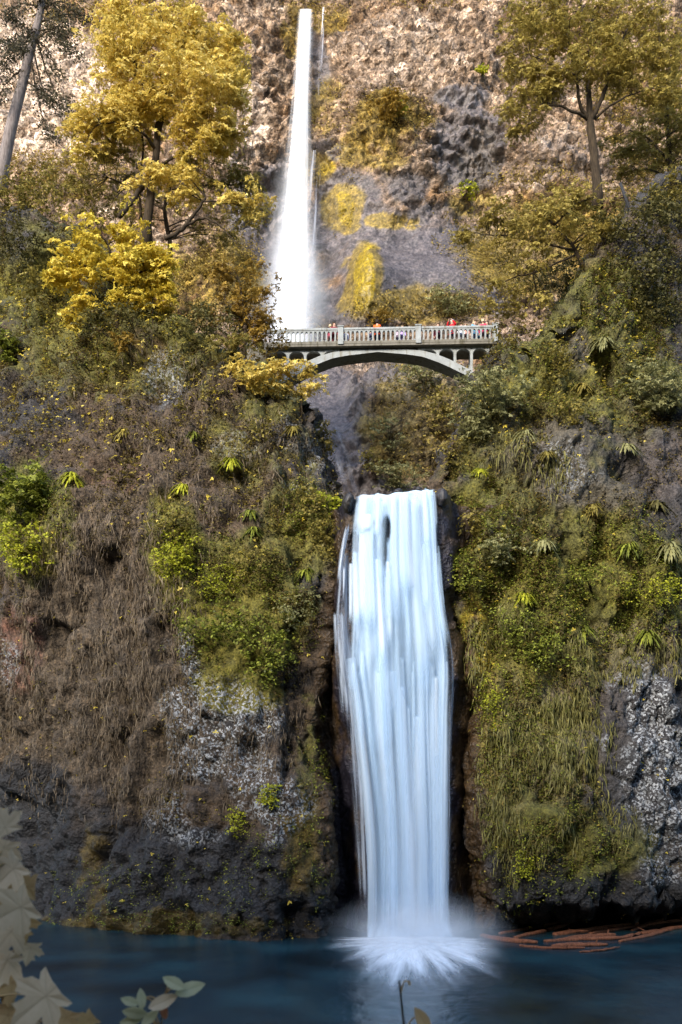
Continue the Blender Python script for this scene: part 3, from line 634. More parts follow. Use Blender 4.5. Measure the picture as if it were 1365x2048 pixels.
def bridge():
    root = thing('footbridge', 'pale concrete arched footbridge with open balustrade between the two cliffs', 'bridge', tuple(BC), BRZ)
    y0, y1 = -.95, .95
    b = MB(); b.box(bx(535), bx(996), y0 - .12, y1 + .12, bz(692), bz(687.5)); b.build('deck', M['conc_dark'], root, bevel=.02)
    for y in (y0, y1):
        b = MB(); b.box(bx(535), bx(996), y - .13, y + .13, bz(687.5) + .002, bz(682)); b.build('kerb', M['conc_dark'], root, bevel=.015)
    b = MB(); b.box(bx(535), bx(996), y0 + .131, y1 - .131, bz(687.5) + .002, bz(686.4)); b.build('walkway', M['conc'], root)
    for y in (y0, y1):
        b = MB(); b.box(bx(535), bx(996), y - .13, y + .13, bz(659.5), bz(655.2)); b.build('handrail', M['conc'], root, bevel=.02)
        b = MB(); b.box(bx(535), bx(996), y - .09, y + .09, bz(661.5), bz(659.5) - .002); b.build('rail_band', M['conc'], root)
    # balusters: slim posts that flare into small arches under the rail
    V = []; prof = [(0, .075, .09), (.06, .075, .09), (.1, .05, .07), (.5, .05, .07), (.6, .062, .07), (.66, .1, .08), (.685, .148, .08)]
    h0, h1 = bz(682) + .001, bz(661.5) - .001
    for z, wx, wy in prof:
        zz = h0 + z / .685 * (h1 - h0); V += [(-wx, -wy, zz), (wx, -wy, zz), (wx, wy, zz), (-wx, wy, zz)]
    Fs = [(i * 4 + k, i * 4 + (k + 1) % 4, i * 4 + 4 + (k + 1) % 4, i * 4 + 4 + k) for i in range(len(prof) - 1) for k in range(4)] + [(3, 2, 1, 0), tuple(len(V) - 4 + k for k in range(4))]
    me = new_mesh('baluster', V, Fs); me.materials.append(M['conc'])
    posts = [528, 683, 838, 991]
    for y in (y0, y1):
        for a, c in zip(posts[:-1], posts[1:]):
            n = 16
            for i in range(n):
                p = a + 6.5 + (c - a - 13) * (i + .5) / n
                if p < 543: continue
                o = bpy.data.objects.new('baluster', me); COL.objects.link(o); o.parent = root; o.location = (bx(p), y, 0)
        for p in posts[1:]:
            b = MB(); b.box(bx(p - 5.5), bx(p + 5.5), y - .2, y + .2, bz(689), bz(654.5)); b.box(bx(p - 6.6), bx(p + 6.6), y - .24, y + .24, bz(654.5) + .002, bz(652.2)); b.build('post', M['conc'], root, bevel=.015)
    # arch rib
    d = np.linspace(-215, 215, 61); V = []; Fs = []
    for q in d:
        zt = bz(694 + np.interp(abs(q), *zip(*DROP_T))); zb = bz(700 + np.interp(abs(q), *zip(*DROP_B)))
        V += [(q * KB, -.75, zt), (q * KB, -.75, zb), (q * KB, .55, zb), (q * KB, .55, zt)]
    for i in range(60):
        a = i * 4; Fs += [(a + k, a + (k + 1) % 4, a + 4 + (k + 1) % 4, a + 4 + k) for k in range(4)]
    Fs += [(3, 2, 1, 0), (240, 241, 242, 243)]
    b = MB(); b.add(V, Fs); b.build('arch', M['conc'], root)
    # spandrel arcade
    zt = bz(692) - .003
    cols = [540, 576, 611, 645.5, 679]; colsR = [840, 877.5, 912, 945, 978]
    def top_of_arch(px): return bz(694 + np.interp(abs(px - 757), *zip(*DROP_T))) + .02
    for row in (cols, colsR):
        b = MB()
        for a, c in zip(row[:-1], row[1:]):
            x0, x1 = a + 2.6, c - 2.6; V = []; n = 12
            for i in range(n + 1):
                q = math.pi * i / n; x = (x0 + x1) / 2 - (x1 - x0) / 2 * math.cos(q); za = bz(707 - 10.5 * math.sin(q) ** .8); za = max(za, min(zt - .01, top_of_arch(x)))
                for y in (-.72, -.45): V += [(bx(x), y, zt), (bx(x), y, za)]
            Fs = []
            for i in range(n):
                e = i * 4; Fs += [(e, e + 1, e + 5, e + 4), (e + 2, e + 6, e + 7, e + 3), (e + 1, e + 3, e + 7, e + 5)]
            b.add(V, Fs)
        b.build('spandrel_arcade', M['conc'], root)
    for row in (cols, colsR):
        for p in row:
            zb = top_of_arch(p) - .15
            if zt - zb < .12: continue
            b = MB(); b.box(bx(p - 2.6), bx(p + 2.6), -.72, -.45, min(zb, zt - .1), zt); b.build('column', M['conc'], root, bevel=.012)
            b = MB(); b.box(bx(p - 2.6), bx(p + 2.6), .25, .5, min(zb, zt - .1), zt); b.build('column', M['conc'], root, bevel=.012)
    for q in ((495, 535 - .1, 790), (996 + .1, 1035, 770)):
        b = MB(); b.box(bx(q[0]), bx(q[1]), -1.3, 1.3, bz(q[2]), bz(684)); b.build('abutment', M['conc_dark'], root)
bridge()

# ------------------------------------------------------------------ people on the bridge
def skin(name, verts, edges, radii, m, parent, root=0, sub=1):
    me = bpy.data.meshes.new(name); me.from_pydata(verts, edges, []); me.materials.append(m)
    o = bpy.data.objects.new(name, me); COL.objects.link(o); o.parent = parent
    o.modifiers.new('skin', 'SKIN')
    for i, v in enumerate(me.skin_vertices[0].data):
        r = radii[i]; v.radius = r if isinstance(r, tuple) else (r, r); v.use_root = (i == root)
    s = o.modifiers.new('smooth', 'SUBSURF'); s.levels = sub; s.render_levels = sub
    return o
PM = {}
def cloth(c):
    if c not in PM: PM[c] = plain_mat('fabric', c, .85, .15, 20, .15)
    return PM[c]
SKIN_T = plain_mat('skin', (.5, .3, .22), .6, .06, 10); 
def person(px, dy, h, top, legs, hair, label, pose='stand', turn=0.):
    z0 = bz(686.4); s = h / 1.72
    c, sn = math.cos(BRZ), math.sin(BRZ); lx = bx(px) * (62 + dy) / 62
    root = thing('person', label, 'person', (BC[0] + lx * c - dy * sn, BC[1] + lx * sn + dy * c, BC[2] + z0), BRZ + turn, 'visitors standing on the footbridge')
    if pose == 'photo':
        el = [(-.3, -.12, 1.36), (.3, -.12, 1.36)]; ha = [(-.1, -.3, 1.6), (.1, -.3, 1.6)]; fg = [(-.05, -.36, 1.66), (.05, -.36, 1.66)]
    elif pose == 'lean':
        el = [(-.25, -.16, 1.12), (.25, -.16, 1.12)]; ha = [(-.14, -.36, 1.06), (.14, -.36, 1.06)]; fg = [(-.06, -.42, 1.05), (.06, -.42, 1.05)]
    else:
        el = [(-.25, .02, 1.1), (.25, .02, 1.1)]; ha = [(-.26, -.06, .86), (.26, -.06, .86)]; fg = [(-.255, -.09, .77), (.255, -.09, .77)]
    V = [(0, 0, .95), (0, .01, 1.15), (0, .01, 1.36), (0, 0, 1.47), (0, -.01, 1.55), (0, -.015, 1.64), (0, -.01, 1.7),
         (-.18, 0, 1.4), el[0], ha[0], fg[0], (.18, 0, 1.4), el[1], ha[1], fg[1],
         (-.1, 0, .88), (-.11, -.02, .48), (-.11, .01, .09), (-.12, -.14, .04), (.1, 0, .88), (.11, -.02, .48), (.11, .01, .09), (.12, -.14, .04), (0, -.1, 1.57)]
    E = [(0, 1), (1, 2), (2, 3), (3, 4), (4, 5), (5, 6), (2, 7), (7, 8), (8, 9), (9, 10), (2, 11), (11, 12), (12, 13), (13, 14), (0, 15), (15, 16), (16, 17), (17, 18), (0, 19), (19, 20), (20, 21), (21, 22), (4, 23)]
    Rd = [(.14, .1), (.13, .095), (.14, .1), .055, .085, .095, .06, .06, .045, .035, .03, .06, .045, .035, .03, .085, .058, .042, .035, .085, .058, .042, .035, .022]
    sc = lambda P: [(x * s, y * s, z * s) for x, y, z in P]
    rs = lambda Q: [tuple(a * s for a in r) if isinstance(r, tuple) else r * s for r in Q]
    skin('body', sc(V), E, rs(Rd), SKIN_T, root)
    jv = [V[0], V[1], V[2], (0, 0, 1.43), V[7], el[0], tuple(np.array(ha[0]) * .85 + np.array(el[0]) * .15), V[11], el[1], tuple(np.array(ha[1]) * .85 + np.array(el[1]) * .15), (0, 0, .84)]
    skin('jacket', sc(jv), [(0, 1), (1, 2), (2, 3), (2, 4), (4, 5), (5, 6), (2, 7), (7, 8), (8, 9), (0, 10)], rs([(.18, .135), (.175, .13), (.185, .135), .08, .085, .065, .05, .085, .065, .05, (.18, .135)]), cloth(top), root)
    tv = [V[0], V[15], V[16], V[17], V[19], V[20], V[21]]
    skin('trousers', sc(tv), [(0, 1), (1, 2), (2, 3), (0, 4), (4, 5), (5, 6)], rs([(.16, .12), .105, .078, .06, .105, .078, .06]), cloth(legs), root)
    hv = [(0, .03, 1.66), (0, .05, 1.6), (0, .055, 1.53), (0, .0, 1.72)]
    skin('hair', sc(hv), [(0, 1), (1, 2), (0, 3)], rs([(.105, .09), (.1, .06), (.085, .05), .07]), cloth(hair), root)
    return root
DKH, BRH, LTH = (.025, .018, .014), (.12, .07, .035), (.45, .35, .22)
person(661, -.3, 1.55, (.3, .06, .09), (.12, .05, .05), LTH, 'person in a dark pink top behind the balusters left of the left bridge post', turn=2.6)
person(668.5, -.45, 1.62, (.2, .03, .04), (.16, .03, .035), BRH, 'person in all dark red clothes close against the left bridge post', turn=.3)
person(693, -.45, 1.1, (.75, .74, .82), (.6, .6, .7), DKH, 'small child in white just right of the left bridge post', turn=.4)
person(743, -.4, 1.12, (.05, .05, .09), (.7, .7, .74), DKH, 'child with dark hair and white trousers left of the orange jacket', turn=-.5)
person(756, -.4, 1.74, (.85, .13, .03), (.03, .03, .05), DKH, 'person in a bright orange jacket turned towards the upper fall', 'lean', turn=3.0)
person(797, -.2, 1.45, (.42, .34, .4), (.2, .17, .22), BRH, 'person in a mauve-grey top left of the right bridge post', turn=2.)
person(807, -.4, 1.38, (.4, .3, .55), (.3, .24, .42), LTH, 'short person dressed in lavender left of the right bridge post', turn=.2)
person(872, .1, 1.5, (.13, .03, .04), (.1, .04, .05), DKH, 'person in a maroon top, first right of the right bridge post', turn=1.2)
person(880, -.4, 1.48, (.1, .03, .05), (.06, .03, .04), BRH, 'person in a dark plum coat beside the maroon top', turn=-.9)
person(908, -.3, 1.76, (.6, .02, .03), (.03, .03, .045), (.8, .78, .75), 'person in a red jacket and white hat raising both arms to take a photo', 'photo', turn=-.5)
person(926, -.45, 1.4, (.8, .8, .84), (.5, .53, .6), DKH, 'person in a plain white shirt next to the red jacket', turn=.2)
person(935, -.35, 1.44, (.55, .27, .22), (.2, .1, .08), BRH, 'person in a salmon pink top beside the white shirt', turn=-.2)
person(953, -.3, 1.66, (.12, .4, .62), (.2, .2, .26), LTH, 'pale-haired person in a light blue top near the right bridge end', turn=.6)
person(960.5, .2, 1.5, (.1, .5, .62), (.06, .06, .1), DKH, 'person in a turquoise top near the right bridge end', turn=-.7)
person(970, -.4, 1.66, (.5, .04, .09), (.1, .04, .06), LTH, 'person in a crimson top second from the right bridge end', turn=2.8)
person(978, -.1, 1.72, (.05, .035, .035), (.03, .03, .04), DKH, 'dark-haired person in black closest to the right bridge end', turn=-.4)

# ------------------------------------------------------------------ foliage tools
def leaves(C, N, size, lobes=1, flop=.5):
    C = np.asarray(C, float); n = len(C); size = np.broadcast_to(size, n) * rng.uniform(.7, 1.25, n)
    N = norm(np.asarray(N) + rng.normal(0, flop, (n, 3)))
    r = rng.normal(0, 1, (n, 3)); t = norm(r - (r * N).sum(1, keepdims=True) * N); b = np.cross(N, t)
    s = size[:, None]
    if lobes == 1:
        V = np.stack([C - t * .5 * s, C + b * .34 * s + N * .08 * s, C + t * .55 * s - N * .06 * s, C - b * .34 * s + N * .08 * s], 1).reshape(-1, 3)
        return V, np.arange(4 * n).reshape(-1, 4)
    base = C - t * .4 * s; vs = [base]; fs = []
    for k, (a, L) in enumerate(((-1.15, .72), (0, 1.), (1.15, .72))):
        d = math.cos(a) * t + math.sin(a) * b; p = np.cross(N, d)
        vs += [base + d * .5 * L * s + p * .2 * s + N * .05 * s, base + d * L * s - N * .1 * s, base + d * .5 * L * s - p * .2 * s + N * .05 * s]
        fs.append([0, 1 + 3 * k, 2 + 3 * k, 3 + 3 * k])
    V = np.stack(vs, 1).reshape(-1, 3); Fc = (np.arange(n)[:, None, None] * 10 + np.array(fs)[None]).reshape(-1, 4)
    return V, Fc
def sprays(centers, rad, nleaf, size, lobes, out=None, droop=.45):
    """flat drooping fans of leaves round each centre"""
    k = len(centers); rad = np.broadcast_to(rad, k)
    c = np.repeat(centers, nleaf, 0); rr = np.repeat(rad, nleaf); q = np.sqrt(rng.uniform(0, 1, k * nleaf)); a = rng.uniform(0, 2 * np.pi, k * nleaf)
    tilt = np.repeat(rng.normal(0, .35, (k, 2)), nleaf, 0)
    x, y = q * np.cos(a) * rr, q * np.sin(a) * rr
    P = c + np.stack([x, y, -droop * q ** 2 * rr + tilt[:, 0] * x + tilt[:, 1] * y + rng.normal(0, .06, len(x)) * rr], 1)
    N = np.stack([.5 * np.cos(a) * q - tilt[:, 0], .5 * np.sin(a) * q - tilt[:, 1] - .25, np.ones(len(x))], 1)
    return leaves(P, N, size, lobes)
def cat(parts):
    vs, fs, o = [], [], 0
    for v, f in parts: vs.append(v); fs.append(f + o); o += len(v)
    return np.concatenate(vs), np.concatenate(fs)
def ell(c, r, n, shell=.5):
    d = norm(rng.normal(0, 1, (n, 3))); k = rng.uniform(0, 1, n) ** (1 / 3); k = shell + (1 - shell) * k if shell else k
    return np.asarray(c) + d * k[:, None] * np.asarray(r)

def tree(name, label, catg, Y, trunk, limbs, lobes, mat, bark, lsize=.27, nleaf=16, srad=.55, lob=3, group=None, dens=1., twigs=1, mat2=None):
    """trunk / limbs: [(photo column, row, dY, radius m)...]; lobes: [(column,row,rx,ry,dY,n)]"""
    base = W(trunk[0][0], trunk[0][1], Y + trunk[0][2]); root = thing(name, label, catg, tuple(base), 0, group)
    b = MB(); tp = []
    pts = curve([W(p[0], p[1], Y + p[2]) - base for p in trunk], 6, .02); rad = np.interp(np.linspace(0, 1, len(pts)), np.linspace(0, 1, len(trunk)), [p[3] for p in trunk])
    pts = np.concatenate([[pts[0] + (0, .1, -1.2)], pts]); rad = np.concatenate([[rad[0] * 1.25], rad])
    b.tube(pts, rad, 10); tp += [(q, r_, 0) for q, r_ in zip(pts, rad)]; mbs = [b]
    for L in limbs:
        p = curve([W(q[0], q[1], Y + q[2]) - base for q in L], 5, .03); r = np.interp(np.linspace(0, 1, len(p)), np.linspace(0, 1, len(L)), [q[3] for q in L])
        m = MB(); m.tube(p, r, 7); tp += [(q_, r_, len(mbs)) for q_, r_ in zip(p, r)]; mbs.append(m)
    TP = np.array([q[0] for q in tp]); TR = np.array([q[1] for q in tp])
    cs = []
    for (cx, cy, rx, ry, dY, n) in lobes:
        c = W(cx, cy, Y + dY) - base; k = (Y + dY) / F; r = np.array([rx * k, max(.7 * rx * k, .8), ry * k])
        n = int(n * dens * 1.55); sub = ell(c, r * .9, max(3, n // 5), .35)
        P = np.concatenate([s + rng.normal(0, 1, (5, 3)) * np.array([.3, .3, .2]) * r.mean() for s in sub]); cs.append(P)
        if twigs:
            for s in sub[::1]:
                d = np.linalg.norm(TP - s, axis=1) + .35 * np.maximum(0, TP[:, 2] - s[2]) * 2
                j = np.argmin(d); a = TP[j]; mid = (a + s) / 2 + np.array([0, 0, .12 * np.linalg.norm(s - a)]) + rng.normal(0, .1, 3)
                mbs[tp[j][2]].tube(curve([a, mid, s], 3), np.linspace(min(.05, TR[j] * .7), .012, 7), 4, False)
    for i, m in enumerate(mbs): m.build('branch' if i else 'trunk', bark, root, True)
    cs = np.concatenate(cs)
    V, Fc = sprays(cs, srad * rng.uniform(.6, 1.25, len(cs)), nleaf, lsize, lob)
    obj('crown', new_mesh('crown', V, Fc), mat, root, False)
    return root

def shrub(px, py, rx, ry, mat, label, name='shrub', catg='shrub', lsize=.16, nleaf=12, dens=1., lob=1, where=('cliff_left', 'cliff_right', 'cliff_back'), out=.5, stems=5, group=None, hang=0., srad=.32, deep=.7, Y=None):
    if Y is None: s = surf_at(px, py, where); base = np.array(s[0]); 
    else: base = W(px, py, Y)
    k = base[1] / F; r = np.array([rx * k, max(deep * rx * k, .35), ry * k]); c = np.array([0, -out * r[1], 0.])
    root = thing(name, label, catg, tuple(base + np.array([0, .25, -.25 * r[2]])), 0, group); c = c + np.array([0, -.25, .25 * r[2]])
    nb = max(6, int(11 * dens)); vol = r[0] * r[2]
    sub = ell(c, r * .72, nb, .3); n = max(14, int(vol * 36 * dens * (.32 / srad) ** 2))
    P = sub[rng.integers(0, nb, n)] + rng.normal(0, .3, (n, 3)) * r
    q = ((P - c) / r); far = (q ** 2).sum(1) > 1.15; P[far] = c + norm(q[far]) * r * rng.uniform(.5, 1.02, (far.sum(), 1))
    V, Fc = sprays(P, srad * rng.uniform(.6, 1.3, n), nleaf, lsize, lob, droop=.45 + hang)
    obj('foliage', new_mesh('foliage', V, Fc), mat, root, False)
    if stems:
        m = MB()
        for s in sub[:stems]:
            m.tube(curve([np.array([0, .1, -.1]), s * .5 + np.array([0, -.05, .1]) * r, s], 4, .01), np.linspace(.035, .008, 9), 5, False)
        m.build('stem', M['bark'], root, True)
    return root

def fern(px, py, size, mat, label, group=None, where=('cliff_left', 'cliff_right'), n=36):
    s = surf_at(px, py, where); base = np.array(s[0]); L = size * base[1] / F
    root = thing('fern', label, 'fern', tuple(base + (0, .1, 0)), 0, group); vs, fs, o = [], [], 0
    for i in range(n):
        a = math.pi + math.pi * (i + rng.uniform(0, 1)) / n; el = rng.uniform(-.35, .9); l = L * rng.uniform(.55, 1.15); d = np.array([math.cos(a), math.sin(a) * .8, 0]); pr = np.array([-d[1], d[0], 0])
        t = np.linspace(0, 1, 12); P = d * (t * l * math.cos(el) * .9)[:, None] + np.array([0, 0, 1]) * (l * (math.sin(el) * t - (.75 + .35 * math.sin(el)) * t ** 2))[:, None]
        w = l * .095 * np.sin(np.pi * np.clip(t * .92 + .08, 0, 1)) ** .7 * np.where(np.arange(12) % 2, 1, .45)
        V = np.stack([P - pr * w[:, None] - np.array([0, 0, .25]) * w[:, None], P, P + pr * w[:, None] - np.array([0, 0, .25]) * w[:, None]], 1).reshape(-1, 3)
        for j in range(11):
            for k in (0, 1): fs.append([o + j * 3 + k, o + j * 3 + k + 1, o + j * 3 + 4 + k, o + j * 3 + 3 + k])
        vs.append(V); o += 36
    obj('fronds', new_mesh('fronds', np.concatenate(vs), np.array(fs)), mat, root, False)
    b = MB(); b.tube([(0, .15, -.1), (0, -.02, .02), (0, -.06, .05)], [.08, .07, .03], 6); b.build('rootstock', M['bark'], root, True)
    return root

# ------------------------------------------------------------------ ground cover (stuff)
def scatter(name, surf, n, wfun, size, mat, label, catg, off=(0, .25), lobes=1, clump=.45, cn=5):
    S = SURF[surf]; vis = (S['px'] > -330) & (S['px'] < 1690) & (S['py'] > -80) & (S['py'] < 1930) & (S['N'][:, 1] < .35)
    w = wfun(S['px'], S['py'], S['P'], S['N']) * vis * (S['P'][:, 1] / 45) ** 2
    cl = fbm(S['P'], 1.6 if surf != 'cliff_back' else 3.5, 3, 300 + len(name)); w = w * sm(-clump, clump, cl)
    k = n // cn; idx = rng.choice(len(w), k, p=w / w.sum()); P = np.repeat(S['P'][idx], cn, 0); N = np.repeat(S['N'][idx], cn, 0); sc = np.repeat(rng.uniform(.7, 1.3, k), cn)
    n = len(P); P = P + N * rng.uniform(*off, n)[:, None] + rng.normal(0, .13, (n, 3)) * (size / .13)
    V, Fc = leaves(P, N * .5 + np.array([0, -.1, .9]), size * sc, lobes, .45)
    return stuff(obj(name, new_mesh(name, V, Fc), mat, None, False), label, catg)
def strands(name, surf, n, wfun, length, width, mat, label, catg):
    S = SURF[surf]; vis = (S['px'] > -330) & (S['px'] < 1690) & (S['N'][:, 1] < .35)
    w = wfun(S['px'], S['py'], S['P'], S['N']) * vis; cl = fbm(S['P'], 1.3, 3, 333, (1, 1, .4)); w = w * sm(-.4, .35, cl)
    idx = rng.choice(len(w), n, p=w / w.sum()); B = S['P'][idx] + rng.normal(0, .08, (n, 3)); N = S['N'][idx]
    L = length * rng.uniform(.35, 1.9, n)[:, None]; out = norm(np.stack([N[:, 0], N[:, 1], 0 * L[:, 0]], 1)); sd = rng.normal(0, .2, (n, 1)); side = np.cross(out, [0, 0, 1.])
    p = [B, B + out * .16 * L + side * sd * L * .4 - np.array([0, 0, 1.]) * .25 * L, B + out * .2 * L + side * sd * L - np.array([0, 0, 1.]) * .7 * L, B + out * .13 * L + side * sd * L * 1.3 - np.array([0, 0, 1.]) * 1.05 * L]
    w = width * rng.uniform(.5, 1.3, n)[:, None]; a = rng.uniform(-.9, .9, n)[:, None]; ax = side * np.cos(a) + out * np.sin(a)
    vs = []
    for q, k in zip(p, (.5, 1, .8, .15)): vs += [q - ax * w * k, q + ax * w * k]
    V = np.stack(vs, 1).reshape(-1, 3); f = np.array([[0, 1, 3, 2], [2, 3, 5, 4], [4, 5, 7, 6]]); Fc = (np.arange(n)[:, None, None] * 8 + f[None]).reshape(-1, 4)
    return stuff(obj(name, new_mesh(name, V, Fc), mat, None, False), label, catg)
bare_L = [(460, 1500, 110, 130), (300, 1770, 340, 120, .8), (520, 1620, 80, 100), (60, 1620, 110, 80, .8)]
scatter('leafy_cover', 'cliff_left', 120000, lambda x, y, P, N: np.clip(.3 + .9 * region(x, y, [(300, 820, 420, 260), (560, 1050, 130, 250), (480, 1230, 170, 180), (70, 1050, 130, 160), (250, 560, 330, 150)]) - .9 * region(x, y, bare_L) - .2 * region(x, y, [(170, 1350, 200, 300)]) + .8 * region(x, y, [(40, 760, 100, 120), (60, 560, 120, 130)]) - 1.2 * region(x, y, [(655, 1560, 30, 330)]), .015, 2), .11, M['cover'], 'brown and olive creeping leaves spread over the left cliff', 'ground cover')
scatter('leafy_cover', 'cliff_right', 120000, lambda x, y, P, N: np.clip(.3 + .9 * region(x, y, [(1150, 760, 260, 260), (1080, 1150, 230, 260), (1000, 1400, 90, 300), (1080, 1650, 160, 130, .6), (1320, 370, 140, 90, 1.5), (1330, 480, 120, 200), (1200, 480, 160, 160)]) - .9 * region(x, y, [(1290, 1520, 110, 180), (1200, 1790, 220, 50), (1140, 930, 120, 70, .6)]) - 1.2 * region(x, y, [(945, 1560, 22, 330), (960, 1740, 50, 120)]), .015, 2), .11, M['cover'], 'brown and olive creeping leaves spread over the right cliff', 'ground cover')
scatter('moss_sprigs', 'cliff_right', 50000, lambda x, y, P, N: np.clip(region(x, y, [(1010, 1330, 100, 300), (1130, 1200, 220, 150), (1060, 1600, 110, 220, .5), (960, 1100, 80, 150), (1240, 1140, 130, 120), (1180, 680, 200, 200, .5), (1150, 1700, 180, 80, .4)]) - region(x, y, [(940, 1600, 20, 300)]), 0, 1), .09, M['green'], 'yellow-green moss and small ferns carpeting the right cliff', 'moss')
scatter('moss_sprigs', 'cliff_left', 32000, lambda x, y, P, N: region(x, y, [(480, 1220, 150, 150), (350, 1100, 60, 100), (630, 1040, 70, 80), (60, 1020, 90, 120), (300, 1845, 240, 22, .4), (640, 1600, 26, 200, .5), (560, 1700, 80, 60, .3), (180, 1780, 60, 60, .4), (320, 1780, 260, 70, .16), (180, 620, 240, 120, .4)]), .09, M['green'], 'yellow-green moss and small ferns carpeting the left cliff', 'moss')
strands('hanging_grass', 'cliff_left', 15000, lambda x, y, P, N: np.clip(region(x, y, [(210, 1180, 190, 230), (110, 1380, 190, 220), (290, 1450, 120, 200), (480, 1530, 150, 120, .35), (600, 1470, 60, 150, .5), (420, 930, 250, 130, .45), (330, 760, 260, 120, .25)]) - .7 * region(x, y, [(660, 1500, 30, 300)]), 0, 1), .34, .017, M['dry'], 'dead brown grass hanging in strands down the left cliff', 'dry grass')
strands('hanging_grass', 'cliff_right', 12000, lambda x, y, P, N: region(x, y, [(1110, 1470, 110, 150), (1240, 1310, 130, 60), (1040, 1560, 80, 180, .7), (1010, 1330, 90, 130, .4), (1160, 1650, 120, 60, .5), (1060, 930, 80, 80, .4)]), .34, .024, M['drygreen'], 'olive and straw-coloured grass hanging down the right cliff', 'dry grass')
scatter('cliff_scrub', 'cliff_back', 60000, lambda x, y, P, N: np.clip(region(x, y, [(850, 840, 110, 140, .6), (850, 620, 160, 40, .6), (780, 230, 90, 50, .4), (740, 300, 70, 60, .3), (430, 570, 110, 110, 1), (1150, 470, 260, 140, .8), (1300, 260, 130, 150, .9), (620, 30, 60, 30, .5), (90, 360, 170, 50, .9), (680, 430, 40, 40, .3), (650, 230, 40, 60, .2), (1290, 60, 120, 80, .9), (120, 10, 150, 50, .8), (820, 10, 150, 14, .4), (960, 420, 50, 40, .4)]), 0, 2), .24, M['cover_far'], 'tan and ochre scrub clinging to the back cliff', 'scrub', (0, .8), clump=.3)

scatter('fallen_leaves', 'cliff_left', 2600, lambda x, y, P, N: .07 + region(x, y, [(250, 780, 300, 200), (180, 620, 240, 100), (450, 1000, 200, 150, .6)]), .17, M['bright'], 'yellow fallen maple leaves caught all over the left cliff', 'fallen leaves', (.1, .35), 3, .9, 1)
scatter('fallen_leaves', 'cliff_right', 1800, lambda x, y, P, N: .08 + region(x, y, [(1100, 700, 260, 200), (1050, 1150, 200, 200, .5)]), .15, M['bright'], 'yellow fallen maple leaves caught all over the right cliff', 'fallen leaves', (.1, .35), 3, .9, 1)

# ------------------------------------------------------------------ boulders on the brink of the lower fall
def boulder(px, py, Y, r, label):
    import bmesh
    bm = bmesh.new(); bmesh.ops.create_icosphere(bm, subdivisions=4, radius=1.); V = np.array([v.co[:] for v in bm.verts]); c = W(px, py, Y)
    Q = V * np.array(r); d = 1 + .22 * fbm(Q + c, .5, 4, 77) + .12 * (worley(Q + c, .4, 5)[2] - .5); Q = Q * d[:, None]
    for v, q in zip(bm.verts, Q): v.co = q
    me = bpy.data.meshes.new('boulder'); bm.to_mesh(me); bm.free()
    o = obj('boulder', me, WETROCK, None, True, tuple(c)); tag(o, label, 'boulder', 'wet boulders on the brink of the lower waterfall')
t = NT('wet_rock'); g = t.n('NewGeometry').outputs['Position']; n = t.noise(g, 5, 6, .65); WETROCK = t.done(t.bsdf(t.ramp(n, [(.35, (.012, .011, .013)), (.6, (.04, .036, .036)), (.75, (.07, .06, .04))]), .4, .4, t.bump(n, .8, .08)))
boulder(884, 996, 45.4, (.32, .5, .42), 'dark boulder hemming the brink of the lower waterfall on its right')
boulder(698, 1006, 45.3, (.26, .5, .45), 'dark boulder hemming the brink of the lower waterfall on its left')
boulder(796, 986, 45.15, (.24, .35, .2), 'small wet boulder breaking the water in the middle of the brink')
boulder(838, 981, 45.3, (.17, .3, .16), 'smallest wet boulder in the water right of the middle of the brink')

# ------------------------------------------------------------------ trees
tree('maple_tree', 'tall maple in full yellow leaf standing at the top of the left cliff', 'tree', 58.5,
     [(294, 452, 0, .3), (303, 380, 0, .25), (312, 310, 0, .23), (319, 230, 0, .19), (326, 150, 0, .13), (334, 70, .2, .06)],
     [[(240, 432, -1, .17), (270, 395, -.5, .16), (301, 350, 0, .15)], [(313, 300, 0, .12), (285, 265, -1, .09), (245, 250, -1.5, .06), (205, 246, -1.5, .03)], [(318, 262, 0, .14), (330, 230, .5, .12), (345, 180, .5, .08), (372, 120, .5, .04)],
      [(308, 345, 0, .1), (345, 315, .5, .08), (395, 300, .5, .05), (440, 310, .5, .03)], [(330, 478, -1, .14), (365, 458, -1, .13), (390, 425, -1, .1), (412, 395, -1, .07)], [(375, 450, -1, .09), (405, 436, -1, .07), (440, 452, -1, .05), (475, 490, -1, .025)], [(405, 402, -1, .06), (450, 405, -1, .045), (510, 420, -.6, .02)], [(320, 215, 0, .1), (290, 160, -.6, .07), (262, 110, -.6, .03)], [(280, 440, .6, .09), (282, 360, .6, .08), (286, 280, .6, .05)]],
     [(325, 35, 105, 38, 0, 60), (250, 60, 60, 50, 0, 40), (400, 70, 75, 50, 0, 50), (300, 110, 110, 40, -1, 60), (440, 130, 55, 60, 0, 45), (360, 175, 110, 45, -1.4, 70), (240, 150, 60, 40, -.4, 32), (460, 190, 40, 32, 0, 22), (225, 215, 75, 36, -.8, 42), (180, 240, 48, 26, -.3, 20), (310, 225, 70, 26, 0, 30), (420, 235, 60, 32, -1, 36), (400, 285, 75, 22, -.5, 26), (230, 275, 80, 24, 0, 26), (445, 280, 28, 18, 0, 9), (350, 330, 60, 22, -.8, 16), (390, 375, 60, 24, -.6, 16), (270, 345, 50, 20, -.8, 10), (480, 400, 50, 20, -.8, 14), (200, 310, 50, 26, 0, 14)],
     M['yellow'], M['bark'], .21, 36, .62)
